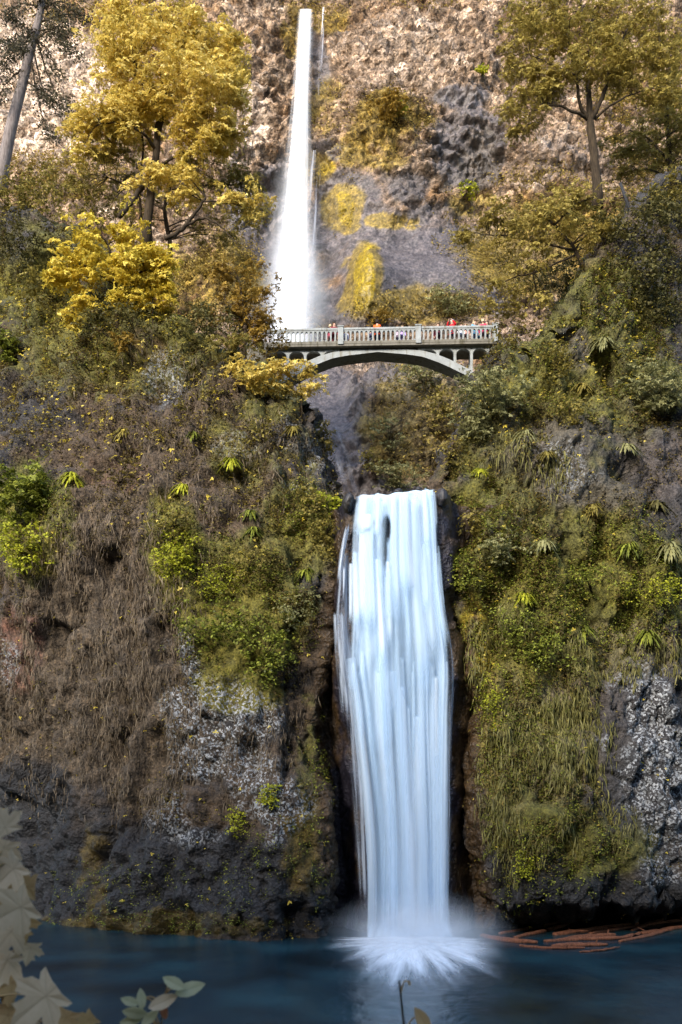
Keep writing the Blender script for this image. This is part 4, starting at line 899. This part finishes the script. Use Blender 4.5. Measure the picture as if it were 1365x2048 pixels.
tree('maple_tree', 'olive understorey maple with low spreading limbs at the foot of the tall yellow maple', 'tree', 60,
     [(340, 480, 0, .14), (330, 420, 0, .12), (345, 360, 0, .09), (360, 320, 0, .05)], [[(330, 420, 0, .09), (270, 380, 0, .06), (210, 350, 0, .03)], [(345, 380, 0, .08), (420, 370, 0, .05), (480, 370, 0, .03)]],
     [(200, 330, 75, 40, 0, 30), (170, 400, 60, 50, 0, 26), (430, 340, 60, 34, 0, 26), (480, 385, 60, 36, 0, 34), (510, 430, 36, 26, 0, 14), (300, 390, 60, 40, 1, 18), (250, 430, 60, 30, 0, 18), (430, 460, 60, 34, 0, 18), (360, 350, 50, 22, 0, 12)], M['olive'], M['bark'], .18, 24, .5)
tree('maple_bush', 'bright yellow maple bush overhanging the left cliff below the tall maple', 'tree', 54,
     [(235, 640, 0, .12), (232, 590, -.3, .1), (225, 530, -.6, .08), (215, 480, -.6, .04)], [[(232, 590, -.3, .07), (290, 540, -.8, .05), (330, 560, -1, .03)], [(230, 570, -.3, .06), (160, 530, -.8, .04), (110, 560, -.8, .02)], [(300, 560, -.8, .04), (306, 620, -1, .03), (302, 690, -1, .02)]],
     [(200, 475, 90, 26, -.5, 44), (150, 520, 56, 40, -.7, 36), (235, 520, 80, 40, -1, 50), (300, 520, 50, 46, -.8, 34), (110, 580, 36, 36, -.6, 16), (165, 590, 40, 30, -.8, 14), (320, 580, 38, 40, -.8, 24), (260, 600, 50, 36, -.9, 22), (340, 545, 24, 30, -.6, 10), (130, 635, 20, 20, -.6, 5)],
     M['bright'], M['bark'], .24, 20, .45)
def conifer():
    Y = 66; base = W(8, 325, Y); root = thing('conifer', 'dark half-bare conifer with leaning grey trunk at the upper left', 'tree', tuple(base))
    b = MB(); tr = [(8, 325, .42), (24, 250, .38), (42, 180, .34), (58, 115, .3), (74, 55, .26), (86, 0, .22), (98, -60, .15)]
    P = curve([W(x, y, Y) - base for x, y, r in tr], 5); b.tube(np.concatenate([[P[0] + (-.2, 0, -2)], P]), np.concatenate([[.46], np.interp(np.linspace(0, 1, len(P)), np.linspace(0, 1, len(tr)), [t[2] for t in tr])]), 12); b.build('trunk', M['bark_grey'], root, True)
    vs = []
    for (x0, y0, x1, y1, dY, sag) in [(66, 85, 150, 60, -1, 10), (66, 85, 10, 110, -1, 14), (62, 98, 0, 140, -.5, 10), (75, 60, 160, 110, -1, 12), (70, 75, 120, 150, -1, 6), (76, 60, 20, 20, -1, -8), (82, 20, 160, 20, -1, 10), (82, 20, 10, 30, -1, 10), (88, -10, 170, -20, -1, 10), (66, 90, 100, 200, -1, -14), (70, 70, 145, 205, -1, -22), (48, 160, 140, 230, 0, 4), (80, 45, 200, 40, 0, 8), (52, 135, 0, 190, -1, 6), (84, 30, 130, 90, -1.5, 4), (60, 110, 110, 270, -1, -24), (86, 10, 60, -40, -1, 0), (74, 60, 40, 95, -2, 4), (56, 120, 5, 80, 1, 6), (88, -20, 130, 40, -1, 0)]:
        a = W(x0, y0, Y) - base; e = W(x1, y1, Y + dY) - base; mid = (a + e) / 2 + np.array([0, 0, sag * .03 * 2]); p = curve([a, mid, e], 6, .03)
        m = MB(); m.tube(p, np.linspace(.075, .015, len(p)), 6); m.build('branch', M['bark'], root, True)
        for i in range(3, len(p)):
            n = int(14 + 3.5 * i); q = p[i] + rng.normal(0, 1, (n, 3)) * np.array([.3, .3, .14]) - np.array([0, 0, .28]) * rng.uniform(0, 1.6, (n, 1)); vs.append(q)
    C = np.concatenate(vs); V, Fc = leaves(C, np.tile([0, -.3, .8], (len(C), 1)), .17, 1, .7); obj('crown', new_mesh('crown', V, Fc), M['needle'], root, False)
conifer()
tree('maple_tree', 'tall olive-gold maple with forked dark trunk on top of the right cliff', 'tree', 63,
     [(1196, 378, 0, .33), (1190, 320, 0, .29), (1182, 262, 0, .27), (1180, 225, 0, .22), (1177, 160, 0, .14), (1180, 90, 0, .09), (1186, 20, 0, .06), (1190, -40, 0, .03)],
     [[(1180, 245, 0, .18), (1200, 205, -.4, .15), (1214, 165, -.4, .13), (1222, 125, -.4, .09), (1250, 70, -.4, .05)], [(1176, 240, 0, .14), (1160, 205, -.5, .11), (1152, 150, -.5, .09), (1138, 90, -.6, .06), (1130, 30, -.6, .03)], [(1172, 236, 0, .11), (1145, 222, -.8, .09), (1105, 210, -1, .06), (1060, 225, -1, .03)], [(1190, 240, 0, .09), (1230, 205, -.6, .07), (1290, 180, -.6, .04), (1340, 175, -.6, .02)], [(1150, 150, -.5, .06), (1110, 130, -.8, .045), (1060, 110, -1, .025)], [(1165, 30, 0, .08), (1160, -20, 0, .05)], [(1215, 150, -.4, .06), (1270, 110, -.4, .04), (1320, 95, -.4, .02)]],
     [(1060, 20, 60, 36, 0, 30), (1150, 15, 80, 36, -.5, 40), (1250, 20, 70, 40, 0, 34), (1060, 90, 60, 32, -.6, 32), (1150, 80, 80, 36, -1, 42), (1240, 90, 70, 34, -.6, 34), (1310, 60, 60, 50, 0, 26), (1045, 150, 46, 30, -.6, 24), (1110, 150, 60, 26, -1, 28), (1040, 205, 50, 26, -.6, 24), (1085, 190, 40, 24, -.8, 16), (1190, 130, 60, 24, -1.2, 26), (1280, 140, 60, 30, 0, 24), (1340, 130, 40, 40, 0, 16), (1330, 195, 50, 26, 0, 18), (1040, 240, 40, 14, -.4, 9), (1270, 185, 50, 16, -.4, 10), (1240, 150, 30, 20, 0, 8)],
     M['gold'], M['bark'], .2, 30, .58)
tree('maple_tree', 'dull olive tree filling the right edge behind the forked maple', 'tree', 68,
     [(1345, 420, 0, .2), (1340, 320, 0, .17), (1335, 220, 0, .12), (1340, 100, 0, .06)], [[(1342, 330, 0, .1), (1300, 280, 0, .06), (1260, 260, 0, .03)], [(1338, 260, 0, .1), (1390, 200, 0, .05)]],
     [(1310, 260, 70, 36, 0, 36), (1360, 200, 60, 50, 0, 36), (1350, 300, 60, 50, 0, 40), (1280, 330, 60, 40, 0, 26), (1400, 100, 60, 80, 0, 30), (1240, 290, 36, 24, 0, 10)], M['olive'], M['bark'], .2, 26, .6)
tree('vine_maple', 'spreading yellow-green maple leaning out from the right cliff above the bridge', 'tree', 55,
     [(1180, 560, 0, .12), (1150, 500, -.5, .1), (1110, 450, -.8, .08), (1070, 420, -.8, .04)], [[(1150, 500, -.5, .07), (1060, 480, -1, .05), (980, 470, -1, .03), (930, 462, -1, .015)], [(1110, 450, -.8, .06), (1150, 410, -1, .04), (1190, 395, -1, .02)], [(1150, 510, -.5, .06), (1080, 540, -1, .05), (1010, 560, -1, .03), (960, 570, -1, .02)]],
     [(1090, 400, 70, 20, -.8, 32), (1180, 400, 46, 24, -.6, 22), (1020, 435, 60, 24, -1, 30), (955, 460, 45, 20, -1, 20), (1110, 445, 66, 26, -1, 30), (1030, 485, 70, 24, -1, 28), (1150, 470, 50, 30, -1, 20), (1060, 530, 70, 26, -1, 24), (1010, 570, 40, 20, -1, 10), (990, 625, 40, 22, -.6, 14), (1060, 590, 60, 28, -.6, 18), (1190, 440, 36, 24, -.5, 10)],
     M['gold'], M['bark'], .17, 20, .42, 3)
tree('vine_maple', 'small amber maple growing beside the left end of the bridge', 'tree', 56,
     [(490, 690, 0, .1), (492, 640, -.2, .08), (485, 600, -.3, .06), (478, 560, -.3, .03)], [[(490, 660, 0, .06), (520, 630, -.5, .04), (545, 640, -.6, .02)], [(490, 650, 0, .05), (450, 600, -.4, .03)]],
     [(480, 570, 60, 30, 0, 30), (440, 600, 50, 40, 0, 26), (500, 610, 46, 30, -.4, 26), (530, 640, 30, 26, -.5, 16), (470, 650, 60, 26, -.3, 22), (520, 670, 36, 26, -.4, 18), (430, 540, 40, 24, .4, 14)], M['amber'], M['bark'], .2, 15, .42)
tree('vine_maple', 'thin-stemmed yellow sapling in front of the left foot of the bridge arch', 'tree', 50.5,
     [(604, 815, 0, .05), (602, 785, -.3, .04), (600, 760, -.5, .03)], [[(602, 790, -.3, .025), (630, 778, -.6, .015)], [(601, 770, -.4, .025), (560, 745, -.8, .015), (500, 755, -.8, .01)]],
     [(590, 745, 50, 12, -.6, 24), (535, 752, 50, 22, -.7, 30), (620, 778, 26, 10, -.6, 10), (490, 740, 40, 22, -.4, 20), (500, 770, 40, 14, -.6, 14), (560, 775, 30, 12, -.5, 9)], M['yellow'], M['bark'], .19, 14, .36, 3)

# ------------------------------------------------------------------ shrubs, each one told apart
L_, R_, B_ = ('cliff_left',), ('cliff_right',), ('cliff_back',)
for px, py, rx, ry, mt, lab, kw in [
    (50, 400, 90, 60, 'olive', 'yellow-olive bush at the left edge under the leaning conifer', dict(where=L_, lsize=.2)),
    (70, 500, 90, 50, 'olive_dark', 'dark olive bush at the left edge below the yellow-olive bush', dict(where=L_, lsize=.18)),
    (380, 520, 60, 50, 'olive', 'olive bush right of the bright yellow maple bush', dict(where=L_, lsize=.2)),
    (420, 650, 80, 50, 'olive_dark', 'dark bush in the hollow below the amber maple', dict(where=L_)),
    (470, 705, 60, 30, 'olive', 'layered olive bush on the brink just left of the bridge', dict(where=L_, lsize=.18, lob=3)),
    (538, 700, 40, 50, 'amber', 'amber-brown bush hiding the left bridge end', dict(Y=59.5, lsize=.18)),
    (12, 690, 30, 46, 'green', 'green maple spray at the left edge at bridge height', dict(where=L_, lsize=.22, lob=3)),
    (270, 650, 120, 40, 'olive_dark', 'shadowy brown undergrowth below the bright yellow maple bush', dict(where=L_, dens=.6)),
    (170, 690, 90, 50, 'cover', 'rusty thin shrub on the left cliff below the yellow maple bush', dict(where=L_, dens=.5)),
    (380, 800, 60, 30, 'olive', 'scattered olive shrub high on the middle of the left cliff', dict(where=L_, dens=.5)),
    (645, 865, 34, 34, 'olive', 'small yellowish shrub on the corner of the left cliff under the bridge', dict(where=L_, lsize=.17, lob=3)),
    (655, 1005, 50, 34, 'lime', 'bright yellow-green bush beside the brink of the lower waterfall', dict(where=L_, lsize=.17, lob=3)),
    (655, 1085, 36, 50, 'olive', 'drooping olive bush left of the top of the lower waterfall', dict(where=L_, hang=.5)),
    (45, 1000, 70, 70, 'green', 'large-leaved green maple bush at the left edge halfway up', dict(where=L_, lsize=.26, lob=3, out=.9)),
    (60, 1090, 60, 50, 'lime', 'yellow-green hanging foliage under the large-leaved bush at the left edge', dict(where=L_, lsize=.2, hang=.5)),
    (350, 1045, 50, 40, 'olive', 'thin feathery bush above the brightest green fern patch', dict(where=L_, dens=.6)),
    (350, 1120, 56, 60, 'lime', 'brightest lime-green bush in the middle of the left cliff', dict(where=L_, lsize=.15, hang=.4, dens=1.3)),
    (430, 1165, 50, 40, 'lime', 'lime-green low mound right of the brightest bush', dict(where=L_, lsize=.12, dens=1.2)),
    (450, 1240, 80, 56, 'green', 'broad leafy green bush in the middle of the left cliff', dict(where=L_, lsize=.17, hang=.4)),
    (540, 1300, 60, 70, 'green', 'drooping green bush lowest on the ledge left of the waterfall', dict(where=L_, lsize=.17, hang=.6)),
    (600, 1225, 60, 46, 'pale', 'feathery pale bush reaching towards the lower waterfall', dict(where=L_, lsize=.13, dens=.7, out=.9)),
    (490, 1120, 70, 50, 'olive', 'wispy olive bush above the broad green bush', dict(where=L_, lsize=.12, dens=.6)),
    (545, 1600, 22, 30, 'lime', 'small bright yellow plant on the dark rock, higher one of two', dict(where=L_, lsize=.12, dens=2, srad=.25, stems=3)),
    (468, 1637, 27, 34, 'lime', 'small ragged yellow plant on the dark rock, lower one of two', dict(where=L_, lsize=.11, dens=1.2, srad=.25, stems=3)),
    (250, 960, 60, 40, 'cover', 'reddish-brown shrub tangled in dead grass on the left cliff', dict(where=L_, dens=.5)),
    (520, 860, 50, 50, 'olive', 'olive trailing bush below the left bridge end', dict(where=L_, dens=.5)),
    (630, 1000, 30, 60, 'olive', 'olive bush just left of the bright bush at the waterfall brink', dict(where=L_)),
    (100, 590, 70, 34, 'olive', 'olive bush left of the bright yellow maple bush', dict(where=L_, lsize=.2)),
    (240, 700, 50, 24, 'amber', 'ochre leafed twigs hanging under the bright yellow maple bush', dict(where=L_, dens=.5, lob=3, lsize=.2)),
    (980, 785, 80, 46, 'pale', 'layered grey-green maple bush below the right end of the bridge', dict(where=R_, lsize=.19, lob=3, out=.9, dens=1.2)),
    (930, 850, 50, 36, 'pale', 'grey-green spray hanging over the gorge below the right end of the bridge', dict(where=R_, lsize=.17, lob=3, out=.9)),
    (1310, 775, 75, 62, 'pale', 'large pale olive maple bush at the right edge', dict(where=R_, lsize=.2, lob=3, out=.9, dens=1.2)),
    (1320, 630, 60, 50, 'olive_dark', 'dark olive bush at the right edge above the pale maple bush', dict(where=R_)),
    (1120, 560, 90, 50, 'olive_dark', 'dark spreading bush right of the bridge under the vine maple', dict(where=R_)),
    (1290, 460, 100, 60, 'olive_dark', 'broad dark green bush at the right edge below the dark slanted pole', dict(where=R_, lsize=.18)),
    (1300, 560, 80, 46, 'olive_dark', 'brownish green bush in the middle of the upper right slope', dict(where=R_, lsize=.18)),
    (1330, 385, 70, 40, 'olive', 'olive bush on the skyline of the right cliff right of the forked maple', dict(where=R_, lsize=.18)),
    (1200, 450, 60, 46, 'olive', 'olive bush at the foot of the forked maple', dict(where=R_, lsize=.18)),
    (1022, 690, 46, 56, 'olive', 'brownish olive bush crowding the right end of the bridge', dict(Y=59, dens=1.3)),
    (1110, 720, 50, 40, 'olive', 'olive bush right of the bridge on the cliff brink', dict(where=R_)),
    (1140, 820, 50, 50, 'olive', 'mossy olive bush in the middle of the upper right cliff', dict(where=R_)),
    (910, 900, 30, 50, 'olive', 'olive bush on the corner of the right cliff above the waterfall brink', dict(where=R_)),
    (912, 1140, 34, 42, 'green', 'round green bush beside the lower waterfall on its right', dict(where=R_, lsize=.12, dens=1.3)),
    (945, 1060, 40, 60, 'olive', 'olive bush right of the brink of the lower waterfall', dict(where=R_)),
    (1020, 1100, 60, 36, 'pale', 'grey-green leafy ledge plant on the right cliff', dict(where=R_, lob=3, lsize=.14)),
    (1180, 1170, 80, 40, 'green', 'mossy green bush across the middle of the right cliff', dict(where=R_, lsize=.13)),
    (1290, 1190, 70, 36, 'lime', 'yellow-green mossy bush on the right cliff above the grey lichen rock', dict(where=R_, lsize=.12)),
    (1010, 1240, 60, 60, 'green', 'green cushion plant right of the lower waterfall at mid height', dict(where=R_, lsize=.12)),
    (1090, 1290, 70, 50, 'green', 'hanging green plant on the right cliff above the dry grass', dict(where=R_, lsize=.13, hang=.6)),
    (990, 1400, 40, 70, 'lime', 'yellow-green moss curtain along the wet strip right of the fall', dict(where=R_, lsize=.1, hang=.8, dens=.7)),
    (1045, 1730, 34, 36, 'lime', 'small yellow-green plant low on the right cliff near the pool', dict(where=R_, lsize=.1, dens=.9, srad=.25)),
    (850, 765, 50, 30, 'pale', 'pale bush on the back slope under the crown of the bridge arch', dict(where=B_, lsize=.22)),
    (790, 860, 46, 36, 'pale', 'dull pale olive bush on the back slope under the middle of the bridge', dict(where=B_, lsize=.22, dens=.35)),
    (870, 830, 46, 60, 'olive', 'grey-olive bush on the back slope at right under the bridge', dict(where=B_, lsize=.22, dens=.4)),
    (800, 950, 80, 26, 'pale', 'low olive bushes right above the brink of the lower waterfall', dict(where=B_, lsize=.22, dens=.9)),
    (745, 915, 24, 26, 'olive', 'olive bush at the edge of the wet slab above the lower waterfall', dict(where=B_, lsize=.2)),
    (780, 640, 40, 16, 'amber', 'ochre bush behind the bridge railing left of the orange jacket', dict(where=B_, lsize=.22)),
    (790, 225, 44, 28, 'amber', 'brown bush on the ledge in the upper back cliff', dict(where=B_, lsize=.3)),
    (805, 216, 18, 12, 'lime', 'single bright yellow bush on the ledge of the upper back cliff', dict(where=B_, lsize=.26, dens=2)),
    (962, 132, 14, 9, 'lime', 'single bright yellow bush high on the back cliff near the right maple', dict(where=B_, lsize=.25, dens=2)),
    (950, 380, 20, 16, 'lime', 'yellow bush at the foot of the dark alcove in the back cliff', dict(where=B_, lsize=.24)),
    (910, 620, 50, 30, 'pale', 'pale green bush behind the right end of the bridge railing', dict(where=B_, lsize=.22)),
    (560, 690, 1, 1, None, '', {})]:
    if mt: shrub(px, py, rx, ry, M[mt], lab, **kw)

for px, py, s, mt, lab, w in [
    (355, 962, 36, 'lime', 'bright green fern on bare ground in the middle of the left cliff', L_), (468, 930, 34, 'lime', 'light green fern right of the lone bright fern', L_), (505, 1012, 34, 'green', 'green fern left of the waterfall brink', L_),
    (150, 940, 40, 'lime', 'yellow-green fern beside the large-leaved bush', L_), (240, 850, 36, 'olive', 'olive fern above the reddish-brown shrub', L_), (520, 1060, 36, 'green', 'fern above the wispy olive bush', L_),
    (610, 1130, 40, 'green', 'fern hanging left of the upper waterfall curtain', L_), (400, 870, 30, 'green', 'small fern under the pale rock of the left cliff', L_), (600, 850, 34, 'olive', 'olive fern on the left cliff corner', L_),
    (1210, 670, 46, 'pale', 'large pale fern on the upper right cliff', R_), (1160, 760, 40, 'olive', 'olive fern below the large pale fern', R_), (970, 930, 30, 'lime', 'bright yellow fern on the grey rock right of the gorge', R_), (1090, 905, 34, 'olive', 'fern on the grey columns of the right cliff', R_),
    (1340, 1090, 52, 'pale', 'big sword fern at the right edge', R_), (1250, 1100, 44, 'green', 'green fern left of the big sword fern', R_), (1100, 1090, 46, 'pale', 'grey-green sword fern in the middle of the right cliff', R_), (1000, 1000, 40, 'olive', 'olive fern on the right cliff near the waterfall brink', R_),
    (940, 1000, 36, 'green', 'fern at the corner right above the waterfall brink', R_), (1190, 1000, 40, 'olive', 'fern above the mossy green bush', R_), (1310, 1000, 44, 'olive_dark', 'dark fern at the right edge above the big sword fern', R_), (1180, 1260, 44, 'green', 'hanging fern below the mossy green bush', R_),
    (1300, 1260, 40, 'green', 'fern above the pale lichen patch', R_), (1060, 1180, 40, 'lime', 'yellow-green fern below the grey-green sword fern', R_), (1040, 860, 40, 'pale', 'pale fern right of the layered grey-green maple bush', R_), (1260, 880, 44, 'pale', 'pale fern below the pale olive maple bush', R_)]:
    fern(px, py, s, M[mt], lab, 'ferns growing on the cliffs', w)

b = MB(); p0, p1 = W(1263, 428, 58), W(1241, 366, 58); b.tube([p0 - (p1 - p0) * .4, (p0 + p1) / 2, p1], [.09, .085, .08], 10)
tag(b.build('pole', plain_mat('dark_wood', (.02, .02, .022), .8), None, True), 'short dark slanted pole sticking out of the bushes right of the forked maple', 'pole')

# ------------------------------------------------------------------ driftwood in the pool
def log(pts, r, label, forks=()):
    r = r * 1.3
    P = [W(x, y, HC * F / (y - HY)) for x, y in pts]; P = [np.array([q[0], q[1], .0 + dz]) for q, dz in zip(P, np.linspace(.03, .12, len(P)))]
    b = MB(); c = curve(P, 7, .015); t = np.linspace(0, 1, len(c)); rr = r * (.35 + .65 * np.sin(np.pi * (t * .85 + .12)) ** .6) * rng.uniform(.85, 1.15, len(c)); b.tube(c, rr, 9)
    for i in forks: b.tube(curve([c[i], c[i] + (.3, -.15, .1), c[i] + (.8, -.2, .12)], 3), np.linspace(r * .45, r * .1, 7), 6)
    for k in range(2):
        i = rng.integers(2, len(c) - 2); d = rng.normal(0, .2, 3); b.tube([c[i], c[i] + d + (0, 0, .1)], [r * .3, r * .08], 5)
    b.v = [(x, y, .03 + (z - .03) * .6) for x, y, z in b.v]
    tag(b.build('driftwood_log', M['log'], None, True), label, 'log', 'driftwood floating in the pool')
log([(965, 1872), (1010, 1882), (1075, 1888)], .17, 'thick orange-brown log lying nearest the waterfall', (6,))
log([(1105, 1894), (1150, 1892), (1215, 1892)], .15, 'stubby orange-brown log in front of the pile, second from the waterfall')
log([(1030, 1876), (1080, 1866), (1135, 1852)], .12, 'dark log slanting up towards the rock behind the nearest log')
log([(1110, 1870), (1180, 1862), (1275, 1850)], .19, 'longest reddish log in the middle of the driftwood', (4, 9))
log([(1120, 1882), (1170, 1876), (1230, 1872)], .17, 'brown log wedged under the longest reddish log')
log([(1240, 1884), (1300, 1872), (1345, 1860)], .11, 'thin greyish log trailing to the right of the pile')
log([(1280, 1868), (1330, 1862), (1400, 1850)], .13, 'pinkish brown log at the far right of the pile', (5,))
log([(1265, 1862), (1300, 1848), (1340, 1838)], .1, 'pale slim branch rising behind the far right log')
log([(1160, 1905), (1200, 1903), (1240, 1897)], .06, 'small pale stick floating in front of the driftwood')

log([(1000, 1868), (1060, 1858), (1120, 1846), (1170, 1842)], .11, 'long dark log lying furthest back against the shaded rock')
log([(1090, 1884), (1160, 1880), (1240, 1878), (1290, 1866)], .13, 'long rust-brown log crossing the front of the longest reddish log')
log([(1180, 1868), (1250, 1858), (1330, 1846), (1400, 1840)], .1, 'long dull brown log reaching out of the right edge')
log([(1040, 1892), (1100, 1898), (1170, 1899)], .08, 'thin dark log half sunk at the front of the driftwood')
# ------------------------------------------------------------------ foreground saplings on the near bank
def maple_outline():
    half = [(0, -.3), (.16, -.3), (.42, -.34), (.4, -.24), (.3, -.14), (.44, -.08), (.5, .02), (.62, .16), (.48, .2), (.44, .28), (.24, .18), (.24, .3), (.3, .44), (.16, .44), (.1, .56), (0, .72)]
    return half + [(-x, y) for x, y in reversed(half[1:-1])]
def big_leaf(px, py, size, rot, tx, ty, Y, m, parent, base, oval=False):
    o = maple_outline() if not oval else [(.0, -.5), (.14, -.36), (.22, -.12), (.22, .1), (.13, .34), (0, .52), (-.13, .34), (-.22, .1), (-.22, -.12), (-.14, -.36)]
    k = size * (.74 if not oval else 1.) * Y / F; pts = [(0, -.08)] + o; cr, sr = math.cos(rot), math.sin(rot); V = []
    tips = {0, 1, 3, 8, 16, 24, 29} if not oval else {0, 1, 6}
    for i, (x, y) in enumerate(pts):
        z = .05 * (x * x + y * y) * (1 if not oval else 2.5) + .05 * math.sin(5 * x + rot) * y + (.015 if i in tips else 0)
        X, Z = x * cr - y * sr, x * sr + y * cr; D = z + X * tx + Z * ty
        V.append((X * k, D * k, Z * k))
    n = len(o); th = .012 * k; V2 = V + [(x, y + th, z) for x, y, z in V]
    Fs = [(0, 1 + i, 1 + (i + 1) % n) for i in range(n)] + [(n + 1, n + 2 + (i + 1) % n, n + 2 + i) for i in range(n)] + [(1 + i, n + 2 + i, n + 2 + (i + 1) % n, 1 + (i + 1) % n) for i in range(n)]
    lm = new_mesh('leaf', V2, Fs); at = lm.attributes.new('vein', 'FLOAT', 'POINT'); at.data.foreach_set('value', np.array([1. if i % (n + 1) in tips else 0. for i in range(2 * n + 2)], np.float32))
    obj('leaf', lm, m, parent, False, tuple(W(px, py, Y) - base)); return W(px, py, Y) - base
def leaf_plain(name, a, b_):
    t = NT(name); g = t.n('TexCoord').outputs['Object']; n = t.noise(g, 12, 5, .6); c = t.ramp(n, [(.3, a), (.7, b_)]); vn = t.n('Attribute', attribute_name='vein').outputs['Fac']; c = t.mix(t.mapr(vn, .9, .98), c, tuple(x * .8 for x in a)); tr = t.n('BsdfTranslucent'); t.l(c, tr.inputs[0]); mx = t.n('MixShader'); mx.inputs[0].default_value = .12
    t.l(t.bsdf(c, .5, .3), mx.inputs[1]); t.l(tr.outputs[0], mx.inputs[2]); return t.done(mx.outputs[0])
TAN = leaf_plain('leaf_tan', (.5, .36, .2), (.64, .49, .3)); OCH = leaf_plain('leaf_ochre', (.34, .19, .06), (.48, .31, .12)); PALE = leaf_plain('leaf_pale_green', (.38, .36, .18), (.52, .48, .28)); RUST = leaf_plain('leaf_rust', (.3, .1, .04), (.42, .18, .08))
def sapling(name, label, catg, base_px, Y, spec, stemr):
    base = W(base_px, 2048, Y); base[2] = 4.45; root = thing(name, label, catg, tuple(base)); tips = []
    for (px, py, s, rot, tx, ty, dY, m, ov) in spec: tips.append(big_leaf(px, py, s, rot, tx, ty, Y + dY, m, root, base, ov))
    b = MB(); top = max(tips, key=lambda q: q[2]); main = curve([np.zeros(3), np.array([-.02, .06, top[2] * .5]), top + np.array([-.03, .04, 0])], 8); b.tube(main, np.linspace(stemr, stemr * .4, len(main)), 8)
    b.build('stem', M['bark'], root, True)
    for q in tips:
        j = np.argmin(np.linalg.norm(main - (q + np.array([0, 0, -.05])), axis=1)); m = MB(); m.tube(curve([main[j], (main[j] + q) / 2 + (0, .02, .02), q + np.array([0, .008, 0])], 4), np.linspace(.0035, .002, 9), 5); m.build('petiole', OCH, root, True)
sapling('maple_sapling', 'out-of-focus maple sapling with big tan leaves in the lower left corner', 'sapling', -60, 3.1,
        [(8, 1650, 92, .5, .2, .3, 0, TAN, 0), (22, 1742, 110, 2.4, -.2, .4, .05, TAN, 0), (34, 1818, 128, 2.1, .3, .3, -.05, TAN, 0), (18, 1868, 104, 2.6, .2, .5, .02, TAN, 0), (40, 1850, 80, 3.4, .6, .2, .06, OCH, 0), (12, 1926, 110, 2.8, -.4, .3, .05, TAN, 0), (85, 1998, 150, 2.3, .1, .4, -.1, TAN, 0), (20, 1968, 90, 2.0, .3, .8, .15, OCH, 0), (10, 2030, 100, 1.4, .2, .6, .1, OCH, 0), (130, 2040, 80, 2.8, .2, .5, .1, OCH, 0), (175, 2042, 60, 2.2, .8, .3, .2, OCH, 0), (-30, 1790, 110, 2, .2, .3, .1, OCH, 0), (50, 1775, 84, 1.6, .3, .4, .12, OCH, 0), (6, 1700, 90, 2.9, .3, .3, .1, TAN, 0), (60, 1900, 60, 3.0, .5, .3, .1, TAN, 0), (50, 2040, 90, 2.0, .3, .3, .12, TAN, 0)], .012)
sapling('leafy_sprig', 'blurred sprig of small pale leaves over the lower left of the pool', 'sprig', 300, 3.2,
        [(348, 1966, 50, 1.1, .3, .5, 0, PALE, 1), (380, 1978, 60, -1.3, .2, .6, .03, PALE, 1), (326, 2004, 60, -1.2, .2, .5, 0, TAN, 1), (328, 2022, 34, .3, .2, .4, .02, RUST, 1), (260, 2003, 38, 1.2, .4, .4, 0, PALE, 1), (283, 1998, 40, .2, .4, .4, .02, PALE, 1), (270, 2026, 50, 1.4, .3, .4, .04, PALE, 1), (300, 2036, 44, -.8, .3, .4, .02, PALE, 1), (262, 2042, 44, 1.7, .3, .4, .04, PALE, 1)], .005)
sapling('dry_twig', 'bare yellow-brown twig with one curled brown leaf at the bottom centre', 'twig', 846, 3.1,
        [(846, 2040, 56, .6, .5, .5, .02, OCH, 1), (819, 1966, 12, .2, .2, .3, 0, OCH, 1)], .008)
